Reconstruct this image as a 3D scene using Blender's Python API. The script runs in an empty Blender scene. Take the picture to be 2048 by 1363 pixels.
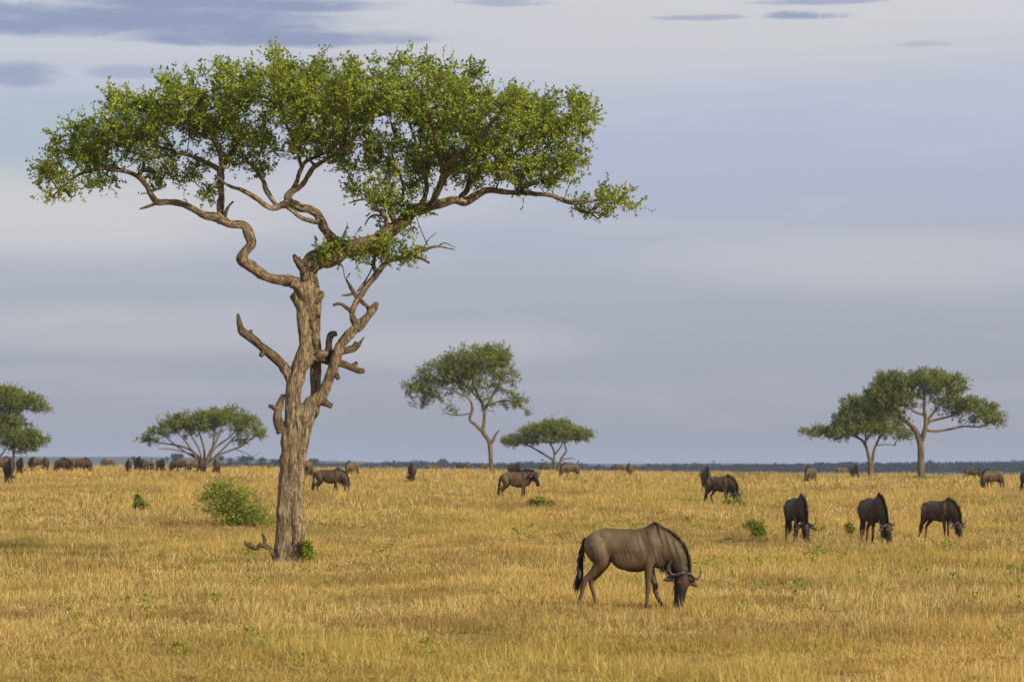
import bpy, math, random
import numpy as np
from mathutils import Vector, Matrix

R = math.radians
rng = np.random.default_rng(7)
random.seed(7)
scn = bpy.context.scene
C = scn.collection

# ------------------------------------------------------------------ camera
F = 6000.0            # focal length in pixels of the 2048 wide photograph
CAMZ = 2.3            # standing in an open safari vehicle
YH = 927.0            # eye level
cam_d = bpy.data.cameras.new('camera')
cam = bpy.data.objects.new('camera', cam_d)
C.objects.link(cam)
cam.location = (0, 0, CAMZ)
cam.rotation_euler = (R(90), 0, 0)
cam_d.sensor_width = 36.0
cam_d.lens = F / 2048 * 36.0
cam_d.shift_y = (YH - 681.5) / 2048
cam_d.clip_start = 0.5
cam_d.clip_end = 30000
cam_d.dof.use_dof = True
cam_d.dof.focus_distance = 54
cam_d.dof.aperture_fstop = 3.6
scn.camera = cam

# ------------------------------------------------------------------ sun and sky
SUN_EL, SUN_AZ = 25.0, 131.0       # azimuth clockwise from the viewing direction
S = Vector((math.sin(R(SUN_AZ)) * math.cos(R(SUN_EL)), math.cos(R(SUN_AZ)) * math.cos(R(SUN_EL)), math.sin(R(SUN_EL))))
sun_d = bpy.data.lights.new('sun', 'SUN')
sun_d.energy = 5.0
sun_d.angle = R(0.6)
sun_d.color = (1.0, 0.85, 0.62)
sun = bpy.data.objects.new('sun', sun_d)
C.objects.link(sun)
sun.rotation_euler = S.to_track_quat('Z', 'Y').to_euler()
sun.location = (30, -30, 40)

world = bpy.data.worlds.new('World')
scn.world = world
world.use_nodes = True
wn = world.node_tree
wn.nodes.clear()
world.cycles.sampling_method = 'MANUAL'
world.cycles.sample_map_resolution = 256


class NT:
    """small helper for node trees"""
    def __init__(s, nt): s.nt = nt
    def n(s, t, **k):
        o = s.nt.nodes.new(t)
        for a, b in k.items(): setattr(o, a, b)
        return o
    def l(s, a, b): s.nt.links.new(a, b)
    def put(s, sock, v):
        if hasattr(v, 'is_linked') or hasattr(v, 'links'): s.l(v, sock)
        else: sock.default_value = v
    def m(s, op, a, b=0.0, c=None, clamp=False):
        o = s.n('ShaderNodeMath', operation=op, use_clamp=clamp)
        s.put(o.inputs[0], a); s.put(o.inputs[1], b)
        if c is not None: s.put(o.inputs[2], c)
        return o.outputs[0]
    def mix(s, f, a, b, blend='MIX'):
        o = s.n('ShaderNodeMix', data_type='RGBA', blend_type=blend)
        s.put(o.inputs[0], f); s.put(o.inputs[6], a); s.put(o.inputs[7], b)
        return o.outputs[2]
    def ramp(s, f, stops, interp='LINEAR'):
        o = s.n('ShaderNodeValToRGB')
        o.color_ramp.interpolation = interp
        e = o.color_ramp.elements
        while len(e) < len(stops): e.new(0.5)
        for i, (p, c) in enumerate(stops):
            e[i].position = p
            e[i].color = (*c, 1) if len(c) == 3 else c
        s.put(o.inputs[0], f)
        return o.outputs[0]
    def smooth(s, v, lo, hi):
        o = s.n('ShaderNodeMapRange', interpolation_type='SMOOTHSTEP')
        s.put(o.inputs[0], v)
        o.inputs[1].default_value = lo; o.inputs[2].default_value = hi
        return o.outputs[0]
    def noise(s, vec, scale, detail=3.0, rough=0.55, dist=0.0):
        o = s.n('ShaderNodeTexNoise')
        if vec is not None: s.put(o.inputs['Vector'], vec)
        o.inputs['Scale'].default_value = scale
        o.inputs['Detail'].default_value = detail
        o.inputs['Roughness'].default_value = rough
        o.inputs['Distortion'].default_value = dist
        return o.outputs['Fac']
    def comb(s, x, y, z):
        o = s.n('ShaderNodeCombineXYZ')
        s.put(o.inputs[0], x); s.put(o.inputs[1], y); s.put(o.inputs[2], z)
        return o.outputs[0]


def lin(r, g, b):
    f = lambda c: c / 255 / 12.92 if c <= 10 else ((c / 255 + 0.055) / 1.055) ** 2.4
    return (f(r), f(g), f(b), 1)


def pxaz(px): return math.degrees(math.atan((px - 1024) / F))
def pxel(py): return math.degrees(math.atan((YH - py) / F))


W = NT(wn)
tc = W.n('ShaderNodeTexCoord')
sep = W.n('ShaderNodeSeparateXYZ')
W.l(tc.outputs['Generated'], sep.inputs[0])
az = W.m('MULTIPLY', W.m('ARCTAN2', sep.outputs[0], sep.outputs[1]), 57.2958)     # degrees right of +Y
el = W.m('MULTIPLY', W.m('ARCSINE', sep.outputs[2]), 57.2958)                     # degrees above the horizon
sky = W.n('ShaderNodeTexSky', sky_type='NISHITA')
sky.sun_disc = False
sky.sun_elevation = R(SUN_EL)
sky.sun_rotation = R(SUN_AZ)
sky.dust_density = 1.5
bg_blue = W.n('ShaderNodeBackground')
W.l(sky.outputs[0], bg_blue.inputs[0])
bg_blue.inputs[1].default_value = 0.10
# thin layered cloud: long level streaks
streak = W.comb(W.m('MULTIPLY', az, 0.06), W.m('MULTIPLY', el, 0.42), 0.0)
nA = W.noise(streak, 1.6, 5, 0.55, 0.35)
nB = W.noise(W.comb(W.m('MULTIPLY', az, 0.10), W.m('MULTIPLY', el, 0.8), 3.7), 1.3, 5, 0.6, 0.5)
elj = W.m('ADD', el, W.m('MULTIPLY', W.m('SUBTRACT', nA, 0.5), 1.7))
layer = W.ramp(W.m('DIVIDE', elj, 20.0), [
    (0.0, lin(161, 163, 177)[:3]), (0.10, lin(166, 170, 185)[:3]), (0.20, lin(177, 182, 198)[:3]),
    (0.30, lin(181, 187, 210)[:3]), (0.37, lin(193, 198, 213)[:3]), (0.44, lin(208, 210, 216)[:3]),
    (0.6, lin(206, 208, 214)[:3]), (1.0, lin(184, 189, 203)[:3])])
warm = W.smooth(nB, 0.50, 0.72)
warm = W.m('MULTIPLY', warm, 0.16)
for (px, py, rx, ry, k) in [(120, 425, 560, 90, .85), (1800, 525, 520, 60, .38), (850, 690, 340, 45, .36), (250, 660, 500, 50, .36), (620, 390, 460, 70, .5), (1250, 80, 800, 80, .5)]:
    a = W.m('DIVIDE', W.m('SUBTRACT', az, pxaz(px)), rx / F * 57.3)
    e = W.m('DIVIDE', W.m('SUBTRACT', el, pxel(py)), ry / F * 57.3)
    mk = W.smooth(W.m('ADD', W.m('SUBTRACT', 1.0, W.m('ADD', W.m('MULTIPLY', a, a), W.m('MULTIPLY', e, e))), W.m('MULTIPLY', W.m('SUBTRACT', nB, 0.5), 1.2)), -0.9, 1.2)
    warm = W.m('MAXIMUM', warm, W.m('MULTIPLY', mk, k))
layer = W.mix(warm, layer, lin(211, 209, 209))
# darker, lower cloud patches
edge = W.noise(W.comb(W.m('MULTIPLY', az, 0.35), W.m('MULTIPLY', el, 1.3), 9.1), 1.0, 6, 0.62, 0.4)
edgej = W.m('MULTIPLY', W.m('SUBTRACT', edge, 0.5), 2.4)
warp = W.noise(W.comb(W.m('MULTIPLY', az, 0.22), W.m('MULTIPLY', el, 0.6), 31.0), 1.0, 4, 0.6)
warpj = W.m('MULTIPLY', W.m('SUBTRACT', warp, 0.5), 2.6)


fine = W.noise(W.comb(W.m('MULTIPLY', az, 0.9), W.m('MULTIPLY', el, 4.2), 17.0), 1.0, 6, 0.68, 0.6)
finej = W.m('MULTIPLY', W.m('SUBTRACT', fine, 0.5), 1.7)
edgej = W.m('ADD', edgej, finej)
dark = None
for (px, py, rx, ry, k) in [(110, 56, 560, 50, 1.0), (520, 82, 340, 26, 1.0), (400, 14, 340, 28, 1.0), (330, 50, 300, 40, 1.0), (10, 168, 110, 30, .75), (60, 40, 260, 30, 1.0),
                            (265, 152, 90, 18, .5), (1612, 36, 76, 11, .9), (1395, 38, 90, 7, .6), (1640, 8, 120, 9, .7),
                            (1010, 3, 110, 12, .6), (1850, 97, 55, 7, .35), (-700, 90, 420, 40, .9), (2900, 60, 380, 25, .7)]:
    a = W.m('DIVIDE', W.m('SUBTRACT', az, pxaz(px)), rx / F * 57.3)
    e = W.m('DIVIDE', W.m('SUBTRACT', el, pxel(py)), ry / F * 57.3)
    e = W.m('ADD', e, W.m('MULTIPLY', warpj, min(.9, .12 + 9.0 / ry)))
    e = W.m('MAXIMUM', e, W.m('MULTIPLY', e, -1.7))       # flat cloud bases
    r2 = W.m('ADD', W.m('MULTIPLY', a, a), W.m('MULTIPLY', e, e))
    mk = W.m('MULTIPLY', W.smooth(W.m('ADD', W.m('SUBTRACT', 1.0, r2), W.m('ADD', edgej, W.m('MULTIPLY', finej, 1.6 if ry < 15 else 0.0))), -0.55, 0.95), k)
    dark = mk if dark is None else W.m('MAXIMUM', dark, mk)
generic = W.m('MULTIPLY', W.smooth(W.noise(W.comb(W.m('MULTIPLY', az, 0.05), W.m('MULTIPLY', el, 0.16), 21.0), 1.0, 5, 0.6), 0.52, 0.68), W.smooth(el, 10.0, 14.0))
dark = W.m('MAXIMUM', dark, W.m('MULTIPLY', generic, 0.8))
layer = W.mix(dark, layer, W.mix(nB, lin(141, 152, 184), lin(155, 165, 194)))
bg_cloud = W.n('ShaderNodeBackground')
W.l(layer, bg_cloud.inputs[0])
bg_cloud.inputs[1].default_value = 1.0
# gaps of clear sky
ga = W.m('DIVIDE', W.m('SUBTRACT', az, pxaz(60)), 3.2)
ge = W.m('DIVIDE', W.m('SUBTRACT', el, pxel(285)), 0.85)
gap = W.smooth(W.m('ADD', W.m('SUBTRACT', 1.0, W.m('ADD', W.m('MULTIPLY', ga, ga), W.m('MULTIPLY', ge, ge))), edgej), -0.6, 0.9)
gap2 = W.m('MULTIPLY', W.smooth(W.noise(W.comb(W.m('MULTIPLY', az, 0.03), W.m('MULTIPLY', el, 0.10), 5.0), 1.0, 4, 0.5), 0.55, 0.7), W.smooth(el, 11.0, 18.0))
cover = W.m('SUBTRACT', 0.96, W.m('MAXIMUM', W.m('MULTIPLY', gap, 0.42), W.m('MULTIPLY', gap2, 0.8)))
mx = W.n('ShaderNodeMixShader')
W.l(cover, mx.inputs[0]); W.l(bg_blue.outputs[0], mx.inputs[1]); W.l(bg_cloud.outputs[0], mx.inputs[2])
wo = W.n('ShaderNodeOutputWorld')
W.l(mx.outputs[0], wo.inputs[0])

scn.view_settings.view_transform = 'Standard'
scn.view_settings.look = 'None'
scn.view_settings.exposure = 0.0
scn.view_settings.gamma = 1.0
scn.render.engine = 'CYCLES'
scn.cycles.use_denoising = True
scn.cycles.max_bounces = 6
scn.cycles.diffuse_bounces = 2
scn.cycles.transmission_bounces = 3
scn.cycles.volume_bounces = 0
scn.cycles.use_adaptive_sampling = False


# ------------------------------------------------------------------ helpers
def P(px, py, d):
    return np.array([(px - 1024) / F * d, d, CAMZ + (YH - py) / F * d])


_h = np.random.default_rng(99).random((64, 64, 64)).astype(np.float32)


def vnoise(p, scale=1.0, off=0.0):
    q = np.asarray(p, float) * scale + off + 1000.0
    i = np.floor(q).astype(int); f = q - i
    f = f * f * (3 - 2 * f)
    out = 0
    for dx in (0, 1):
        for dy in (0, 1):
            for dz in (0, 1):
                w = (f[:, 0] if dx else 1 - f[:, 0]) * (f[:, 1] if dy else 1 - f[:, 1]) * (f[:, 2] if dz else 1 - f[:, 2])
                out = out + w * _h[(i[:, 0] + dx) % 64, (i[:, 1] + dy) % 64, (i[:, 2] + dz) % 64]
    return out


def mesh(name, V, faces, mat=None, smooth=False, fattr=None, cattr=None, grain=None):
    """faces: an (n,k) array or a list of such arrays"""
    V = np.asarray(V, np.float32)
    if not isinstance(faces, (list, tuple)): faces = [faces]
    faces = [np.asarray(f, np.int32) for f in faces if len(f)]
    me = bpy.data.meshes.new(name)
    me.vertices.add(len(V)); me.vertices.foreach_set('co', V.ravel())
    tot = np.concatenate([np.full(len(f), f.shape[1], np.int32) for f in faces])
    idx = np.concatenate([f.ravel() for f in faces])
    me.loops.add(len(idx)); me.loops.foreach_set('vertex_index', idx)
    me.polygons.add(len(tot))
    st = np.zeros(len(tot), np.int32); st[1:] = np.cumsum(tot)[:-1]
    me.polygons.foreach_set('loop_start', st)
    me.polygons.foreach_set('loop_total', tot)
    if smooth: me.polygons.foreach_set('use_smooth', np.ones(len(tot), bool))
    me.update(calc_edges=True)
    for k, v in (fattr or {}).items():
        a = me.attributes.new(k, 'FLOAT', 'POINT'); a.data.foreach_set('value', np.asarray(v, np.float32))
    for k, v in (cattr or {}).items():
        a = me.color_attributes.new(k, 'FLOAT_COLOR', 'POINT')
        v = np.asarray(v, np.float32)
        if v.shape[1] == 3: v = np.hstack([v, np.ones((len(v), 1), np.float32)])
        a.data.foreach_set('color', v.ravel())
    if grain is not None:
        a = me.attributes.new('grain', 'FLOAT_VECTOR', 'POINT'); a.data.foreach_set('vector', np.asarray(grain, np.float32).ravel())
    if mat: me.materials.append(mat)
    return me


def obj(name, me, parent=None, loc=None, kind=None):
    o = bpy.data.objects.new(name, me)
    C.objects.link(o)
    if parent is not None: o.parent = parent
    if loc is not None: o.location = loc
    if kind: o['kind'] = kind
    return o


def thing(name, label, cat, loc, rz=0.0, group=None, scale=1.0):
    o = obj(name, None, None, loc)
    o.rotation_euler = (0, 0, rz)
    o.scale = (scale,) * 3
    o.empty_display_size = 0.2
    o['label'] = label; o['category'] = cat
    if group: o['group'] = group
    return o


class Acc:
    """collects vertices and faces"""
    def __init__(s): s.V = []; s.Q = []; s.T = []; s.n = 0; s.A = []
    def add(s, V, Q=None, T=None, a=None):
        V = np.asarray(V, float)
        s.V.append(V)
        if Q is not None and len(Q): s.Q.append(np.asarray(Q) + s.n)
        if T is not None and len(T): s.T.append(np.asarray(T) + s.n)
        s.A.append(np.full(len(V), 0.5) if a is None else np.broadcast_to(a, (len(V),)))
        s.n += len(V)
    def get(s):
        V = np.concatenate(s.V)
        f = []
        if s.Q: f.append(np.concatenate(s.Q))
        if s.T: f.append(np.concatenate(s.T))
        return V, f, np.concatenate(s.A)


def catmull(pts, n):
    p = np.asarray(pts, float)
    if len(p) == 2:
        t = np.linspace(0, 1, n + 1)[:, None]
        return p[0] * (1 - t) + p[1] * t
    q = np.vstack([2 * p[0] - p[1], p, 2 * p[-1] - p[-2]])
    out = []
    for i in range(1, len(q) - 2):
        t = np.linspace(0, 1, n, endpoint=False)[:, None]
        a, b, c, d = q[i - 1], q[i], q[i + 1], q[i + 2]
        out.append(0.5 * ((2 * b) + (-a + c) * t + (2 * a - 5 * b + 4 * c - d) * t ** 2 + (-a + 3 * b - 3 * c + d) * t ** 3))
    out.append(p[-1:])
    return np.vstack(out)


def tube(pts, rad, sides=8, rough=0.0, phase=0.0):
    p = np.asarray(pts, float); r = np.asarray(rad, float)
    n = len(p)
    t = np.gradient(p, axis=0)
    t /= np.linalg.norm(t, axis=1)[:, None] + 1e-9
    ref = np.array([0.0, 1.0, 0.0]) if abs(t[0][1]) < 0.9 else np.array([1.0, 0, 0])
    u = np.zeros_like(p)
    a = np.cross(t[0], ref); a /= np.linalg.norm(a) + 1e-9
    u[0] = a
    for i in range(1, n):
        a = u[i - 1] - t[i] * np.dot(u[i - 1], t[i]); a /= np.linalg.norm(a) + 1e-9
        u[i] = a
    v = np.cross(t, u)
    th = np.linspace(0, 2 * np.pi, sides, endpoint=False)
    ring = u[:, None, :] * np.cos(th)[None, :, None] + v[:, None, :] * np.sin(th)[None, :, None]
    rr = r[:, None] * np.ones(sides)[None]
    V = p[:, None, :] + ring * rr[..., None]
    if rough > 0:
        s = np.cumsum(np.r_[0, np.linalg.norm(np.diff(p, axis=0), axis=1)]) + phase
        q = np.stack([np.broadcast_to(np.cos(th) * 1.3, rr.shape), np.broadcast_to(np.sin(th) * 1.3, rr.shape),
                      np.broadcast_to((s / (np.mean(r) + 1e-6) * 0.28)[:, None], rr.shape)], -1).reshape(-1, 3)
        k = (vnoise(q, 1.0, phase) - 0.5 + 0.6 * (vnoise(q, 2.6, phase + 5) - 0.5)).reshape(rr.shape)
        V = p[:, None, :] + ring * (rr * (1 + rough * 2 * k))[..., None]
    V = V.reshape(-1, 3)
    i = np.arange(n - 1)[:, None] * sides; j = np.arange(sides)[None]; j2 = (j + 1) % sides
    Q = np.stack([i + j, i + j2, i + sides + j2, i + sides + j], -1).reshape(-1, 4)
    V = np.vstack([V, p[0], p[-1]])
    c0, c1 = n * sides, n * sides + 1
    jj = np.arange(sides); jj2 = (jj + 1) % sides
    T = np.vstack([np.stack([np.full(sides, c0), jj2, jj], -1),
                   np.stack([np.full(sides, c1), (n - 1) * sides + jj, (n - 1) * sides + jj2], -1)])
    return V, Q, T


def tube_grain(pts, rad, sides, off=0.0):
    """bark grain that runs along the limb"""
    p = np.asarray(pts, float)
    s = np.cumsum(np.r_[0, np.linalg.norm(np.diff(p, axis=0), axis=1)])
    th = np.linspace(0, 2 * np.pi, sides, endpoint=False)
    r = np.maximum(np.asarray(rad), .03)
    g = np.stack([np.cos(th)[None] * r[:, None] + off, np.sin(th)[None] * r[:, None] + off, np.broadcast_to(s[:, None], (len(p), sides))], -1).reshape(-1, 3)
    return np.vstack([g, [[off, off, 0], [off, off, s[-1]]]])


def ellipsoid(c, r, nu=16, nv=10):
    th = np.linspace(0, np.pi, nv + 1)[1:-1]; ph = np.linspace(0, 2 * np.pi, nu, endpoint=False)
    V = np.stack([np.sin(th)[:, None] * np.cos(ph), np.sin(th)[:, None] * np.sin(ph), np.cos(th)[:, None] * np.ones(nu)], -1).reshape(-1, 3)
    V = np.vstack([V, [[0, 0, 1], [0, 0, -1]]]) * np.asarray(r) + np.asarray(c)
    n = nv - 1
    i = np.arange(n - 1)[:, None] * nu; j = np.arange(nu)[None]; j2 = (j + 1) % nu
    Q = np.stack([i + j, i + nu + j, i + nu + j2, i + j2], -1).reshape(-1, 4)
    jj = np.arange(nu); k2 = (jj + 1) % nu
    T = np.vstack([np.stack([np.full(nu, n * nu), jj, k2], -1), np.stack([np.full(nu, n * nu + 1), (n - 1) * nu + k2, (n - 1) * nu + jj], -1)])
    return V, Q, T


def remesh(name, acc, voxel, smooth=2, factor=0.5):
    """fuse closed pieces into one continuous surface"""
    V, f, _ = acc.get()
    me = mesh(name, V, f)
    o = bpy.data.objects.new('working', me)
    C.objects.link(o)
    m = o.modifiers.new('r', 'REMESH'); m.mode = 'VOXEL'; m.voxel_size = voxel
    s = o.modifiers.new('s', 'SMOOTH'); s.factor = factor; s.iterations = smooth
    dg = bpy.context.evaluated_depsgraph_get()
    ev = o.evaluated_get(dg)
    out = bpy.data.meshes.new_from_object(ev)
    bpy.data.objects.remove(o); bpy.data.meshes.remove(me)
    out.name = name
    n = len(out.vertices)
    co = np.zeros(n * 3, np.float32); out.vertices.foreach_get('co', co)
    no = np.zeros(n * 3, np.float32); out.vertex_normals.foreach_get('vector', no)
    out.polygons.foreach_set('use_smooth', np.ones(len(out.polygons), bool))
    return out, co.reshape(-1, 3), no.reshape(-1, 3)


# ------------------------------------------------------------------ terrain
_d = np.array([-100, 0, 50, 90, 115, 140, 180, 220, 260, 300, 340, 380, 460, 560, 800, 1e5], float)
_z = np.array([0, 0, 0, -.08, .28, .72, 1.0, 1.06, 1.06, 1.10, 1.16, 1.0, -.2, -1.2, -3, -3], float)
_td = np.array([-100, 90, 140, 340, 600, 1e5]); _tz = np.array([0, 0, .012, .0125, 0, 0])
_dd = np.arange(-60, 1200, 2.0)
_zz = np.interp(_dd, _d, _z)
_k = np.hanning(17); _k /= _k.sum()
_zz = np.convolve(np.pad(_zz, 8, 'edge'), _k, 'valid')


def gz(x, y):
    x = np.asarray(x, float); y = np.asarray(y, float)
    z = np.interp(y, _dd, _zz) - np.interp(y, _td, _tz) * 60 * np.tanh(x / 60)
    near = np.clip((500 - y) / 150, 0, 1)
    b = 0.035 * np.sin(x * .9 + 1.3 * np.sin(y * .31)) * np.sin(y * .55 + 2 * np.sin(x * .23)) + 0.03 * np.sin(x * .21 + y * .13) + 0.02 * np.sin(x * 2.3 + y * 1.1)
    return z + b * near


def G(px, d):
    x = (px - 1024) / F * d
    return np.array([x, d, float(gz(x, d))])


# ------------------------------------------------------------------ materials
def material(name):
    m = bpy.data.materials.new(name); m.use_nodes = True
    m.node_tree.nodes.clear()
    return m, NT(m.node_tree)


def finish(N, shader):
    o = N.n('ShaderNodeOutputMaterial'); N.l(shader, o.inputs[0])


def principled(N, col, rough=0.8, bump=None, bs=0.3, bd=0.02, spec=0.3):
    b = N.n('ShaderNodeBsdfPrincipled')
    N.put(b.inputs['Base Color'], col); N.put(b.inputs['Roughness'], rough)
    b.inputs['Specular IOR Level'].default_value = spec
    if bump is not None:
        u = N.n('ShaderNodeBump'); u.inputs['Strength'].default_value = bs; u.inputs['Distance'].default_value = bd
        N.l(bump, u.inputs['Height']); N.l(u.outputs[0], b.inputs['Normal'])
    return b.outputs[0]


def attr(N, name, typ='GEOMETRY', out='Fac'):
    a = N.n('ShaderNodeAttribute'); a.attribute_name = name; a.attribute_type = typ
    return a.outputs[out]


def patches(N):
    """slow colour changes over the plain, shared by soil and grass"""
    g = N.n('ShaderNodeNewGeometry').outputs['Position']
    mp = N.n('ShaderNodeMapping'); N.l(g, mp.inputs[0]); mp.inputs['Scale'].default_value = (1, .45, 0)
    big = N.noise(mp.outputs[0], 0.16, 4, 0.6)
    mid = N.noise(mp.outputs[0], 0.75, 4, 0.65, 0.4)
    green = N.noise(mp.outputs[0], 0.09, 4, 0.6, 0.5)
    return g, big, mid, green


def grass_mat(name, ramp, green_amt):
    m, N = material(name)
    sv = N.n('ShaderNodeSeparateXYZ'); N.l(attr(N, 'patch', 'INSTANCER', 'Vector'), sv.inputs[0])
    big, mid, green = sv.outputs
    t = attr(N, 'tint')
    c = N.ramp(t, ramp)
    brown = N.mix(N.m('MULTIPLY', N.smooth(mid, .44, .68), .62), c, (.28, .178, .064, 1))
    gold = N.mix(N.m('MULTIPLY', N.smooth(big, .45, .66), .4), brown, (.69, .48, .138, 1))
    gr = N.mix(N.m('MULTIPLY', N.smooth(green, .50, .70), green_amt), gold, (.34, .31, .06, 1))
    a = N.n('ShaderNodeBsdfDiffuse'); N.l(gr, a.inputs[0])
    b = N.n('ShaderNodeBsdfTranslucent'); N.l(gr, b.inputs[0])
    x = N.n('ShaderNodeMixShader'); x.inputs[0].default_value = .28
    N.l(a.outputs[0], x.inputs[1]); N.l(b.outputs[0], x.inputs[2])
    finish(N, x.outputs[0])
    return m


M_grass = grass_mat('dry_grass', [(0, (.12, .074, .026)), (.16, (.29, .19, .066)), (.42, (.635, .448, .148)), (.75, (.77, .59, .235)), (.93, (.86, .72, .37)), (.955, (.30, .29, .05)), (1, (.20, .24, .035))], .30)

m, N = material('dry_soil')
g, big, mid, green = patches(N)
c = N.ramp(N.noise(g, 2.2, 6, .7), [(.3, (.15, .095, .04)), (.55, (.29, .19, .075)), (.75, (.40, .27, .10))])
far = N.n('ShaderNodeCameraData')
c2 = N.mix(N.smooth(big, .4, .65), c, (.36, .25, .09, 1))
c2 = N.mix(N.m('MULTIPLY', N.smooth(green, .5, .68), .6), c2, (.19, .18, .05, 1))
sp = N.n('ShaderNodeSeparateXYZ'); N.l(g, sp.inputs[0])
c2 = N.mix(N.smooth(sp.outputs[1], 420, 620), c2, (.045, .052, .028, 1))      # scrubland beyond the rise
finish(N, principled(N, c2, .95, N.noise(g, 9, 4, .6), .5, .05, .1))
m.node_tree.nodes.remove(far)
M_soil = m


def leaf_mat(name, ramp, trans=.35, rough=.5):
    m, N = material(name)
    t = attr(N, 'tint')
    g = N.n('ShaderNodeNewGeometry').outputs['Position']
    c = N.mix(N.m('MULTIPLY', N.smooth(N.noise(g, .9, 3, .6), .40, .68), .5), N.ramp(t, ramp), (.22, .22, .028, 1))
    p = principled(N, c, rough, spec=.25)
    b = N.n('ShaderNodeBsdfTranslucent')
    N.l(N.mix(.5, c, (.34, .40, .03, 1)), b.inputs[0])
    x = N.n('ShaderNodeMixShader'); x.inputs[0].default_value = trans
    N.l(p, x.inputs[1]); N.l(b.outputs[0], x.inputs[2])
    finish(N, x.outputs[0])
    return m


M_leaf = leaf_mat('savanna_leaf', [(0, (.05, .08, .010)), (.30, (.15, .225, .019)), (.65, (.31, .405, .036)), (1, (.52, .58, .11))], .36)
M_leaf_far = leaf_mat('acacia_leaf', [(0, (.05, .07, .010)), (.4, (.125, .165, .014)), (.8, (.225, .275, .022)), (1, (.32, .34, .045))], .28, .7)
M_leaf_bush = leaf_mat('bush_leaf', [(0, (.07, .11, .014)), (.4, (.19, .275, .028)), (.8, (.36, .43, .055)), (1, (.52, .54, .13))], .42)


def bark_mat(name, a, b, c, sc=1.0):
    m, N = material(name)
    t = attr(N, 'grain', 'GEOMETRY', 'Vector')
    mp = N.n('ShaderNodeMapping'); N.l(t, mp.inputs[0]); mp.inputs['Scale'].default_value = (8 * sc, 8 * sc, 1.5 * sc)
    n1 = N.noise(mp.outputs[0], 1.6, 7, .68, .4)
    n2 = N.noise(t, 1.4 * sc, 5, .6)
    n3 = N.noise(t, 22 * sc, 4, .7)
    col = N.ramp(n1, [(.34, a), (.48, b), (.68, c)])
    col = N.mix(N.m('MULTIPLY', N.smooth(n2, .48, .66), .55), col, (.32, .24, .147, 1))
    col = N.mix(N.m('MULTIPLY', N.smooth(N.noise(t, 2.3 * sc, 4, .6, 1.0), .57, .68), .45), col, (.10, .073, .047, 1))
    mp2 = N.n('ShaderNodeMapping'); N.l(t, mp2.inputs[0]); mp2.inputs['Scale'].default_value = (11 * sc, 11 * sc, 2.6 * sc)
    rdg = N.m('ABSOLUTE', N.m('SUBTRACT', N.noise(mp2.outputs[0], 1.3, 5, .62, .8), .5))
    crack = N.m('SUBTRACT', 1.0, N.smooth(rdg, .004, .05))
    col = N.mix(N.m('MULTIPLY', crack, .26), col, (.08, .058, .04, 1))
    h = N.m('SUBTRACT', N.m('ADD', N.m('MULTIPLY', n1, 1.0), N.m('MULTIPLY', n3, .35)), N.m('MULTIPLY', crack, .7))
    finish(N, principled(N, col, .9, h, 1.0, .05, .15))
    return m


M_bark = bark_mat('grey_brown_bark', (.11, .081, .050), (.275, .208, .128), (.45, .357, .235))
M_bark_dead = bark_mat('weathered_dead_wood', (.07, .05, .033), (.17, .125, .078), (.30, .225, .145), 1.6)
M_bark_far = bark_mat('acacia_bark', (.08, .060, .036), (.18, .135, .082), (.27, .21, .135), .6)
M_dark_shaded = bark_mat('dark_shaded_wood', (.006, .006, .006), (.018, .017, .017), (.045, .042, .04), 1.6)  # dark dead wood, with shade from the crown painted into its colour
M_twig = bark_mat('twig_bark', (.07, .048, .030), (.155, .105, .066), (.25, .18, .12), 3.0)


# ------------------------------------------------------------------ ground
def axis(fine_lo, fine_hi, step, far_lo, far_hi, n):
    a = np.arange(fine_lo, fine_hi + .1, step)
    lo = fine_lo - np.geomspace(step * 2, fine_lo - far_lo, n)[::-1]
    hi = fine_hi + np.geomspace(step * 2, far_hi - fine_hi, n)
    return np.concatenate([lo, a, hi])


gx = axis(-90, 90, 1.2, -9000, 9000, 24)
gy = axis(-20, 520, 1.6, -800, 14000, 24)
X, Y = np.meshgrid(gx, gy)
Z = gz(X, Y)
nx, ny = len(gx), len(gy)
i = np.arange(ny - 1)[:, None] * nx; j = np.arange(nx - 1)[None]
Q = np.stack([i + j, i + j + 1, i + nx + j + 1, i + nx + j], -1).reshape(-1, 4)
obj('ground', mesh('ground', np.stack([X, Y, Z], -1).reshape(-1, 3), Q, M_soil, True), kind='structure')

# far low hills on the left and a faint rise behind the woods
m, N = material('far_hill')
finish(N, principled(N, N.ramp(N.noise(N.n('ShaderNodeNewGeometry').outputs['Position'], .012, 4, .6), [(.35, (.035, .045, .022)), (.65, (.075, .075, .035))]), 1.0, spec=.0))
M_hill = m
hx = np.linspace(-3200, 3200, 240)
prof = 11.5 * (1 / (1 + np.exp((hx + 330) / 90))) + 2.4 + .5 * np.sin(hx * .006) + .35 * np.sin(hx * .021 + 1)
rows = []
for (yy, k) in ((4200, -.2), (4500, .55), (4900, 1.0), (5600, 1.0), (6500, -.2)):
    rows.append(np.stack([hx, np.full_like(hx, yy), -3.4 + (prof + 3.4) * k], -1))
V = np.vstack(rows); n = len(hx)
i = np.arange(4)[:, None] * n; j = np.arange(n - 1)[None]
obj('hills', mesh('hills', V, np.stack([i + j, i + j + 1, i + n + j + 1, i + n + j], -1).reshape(-1, 4), M_hill, True), kind='structure')


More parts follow.
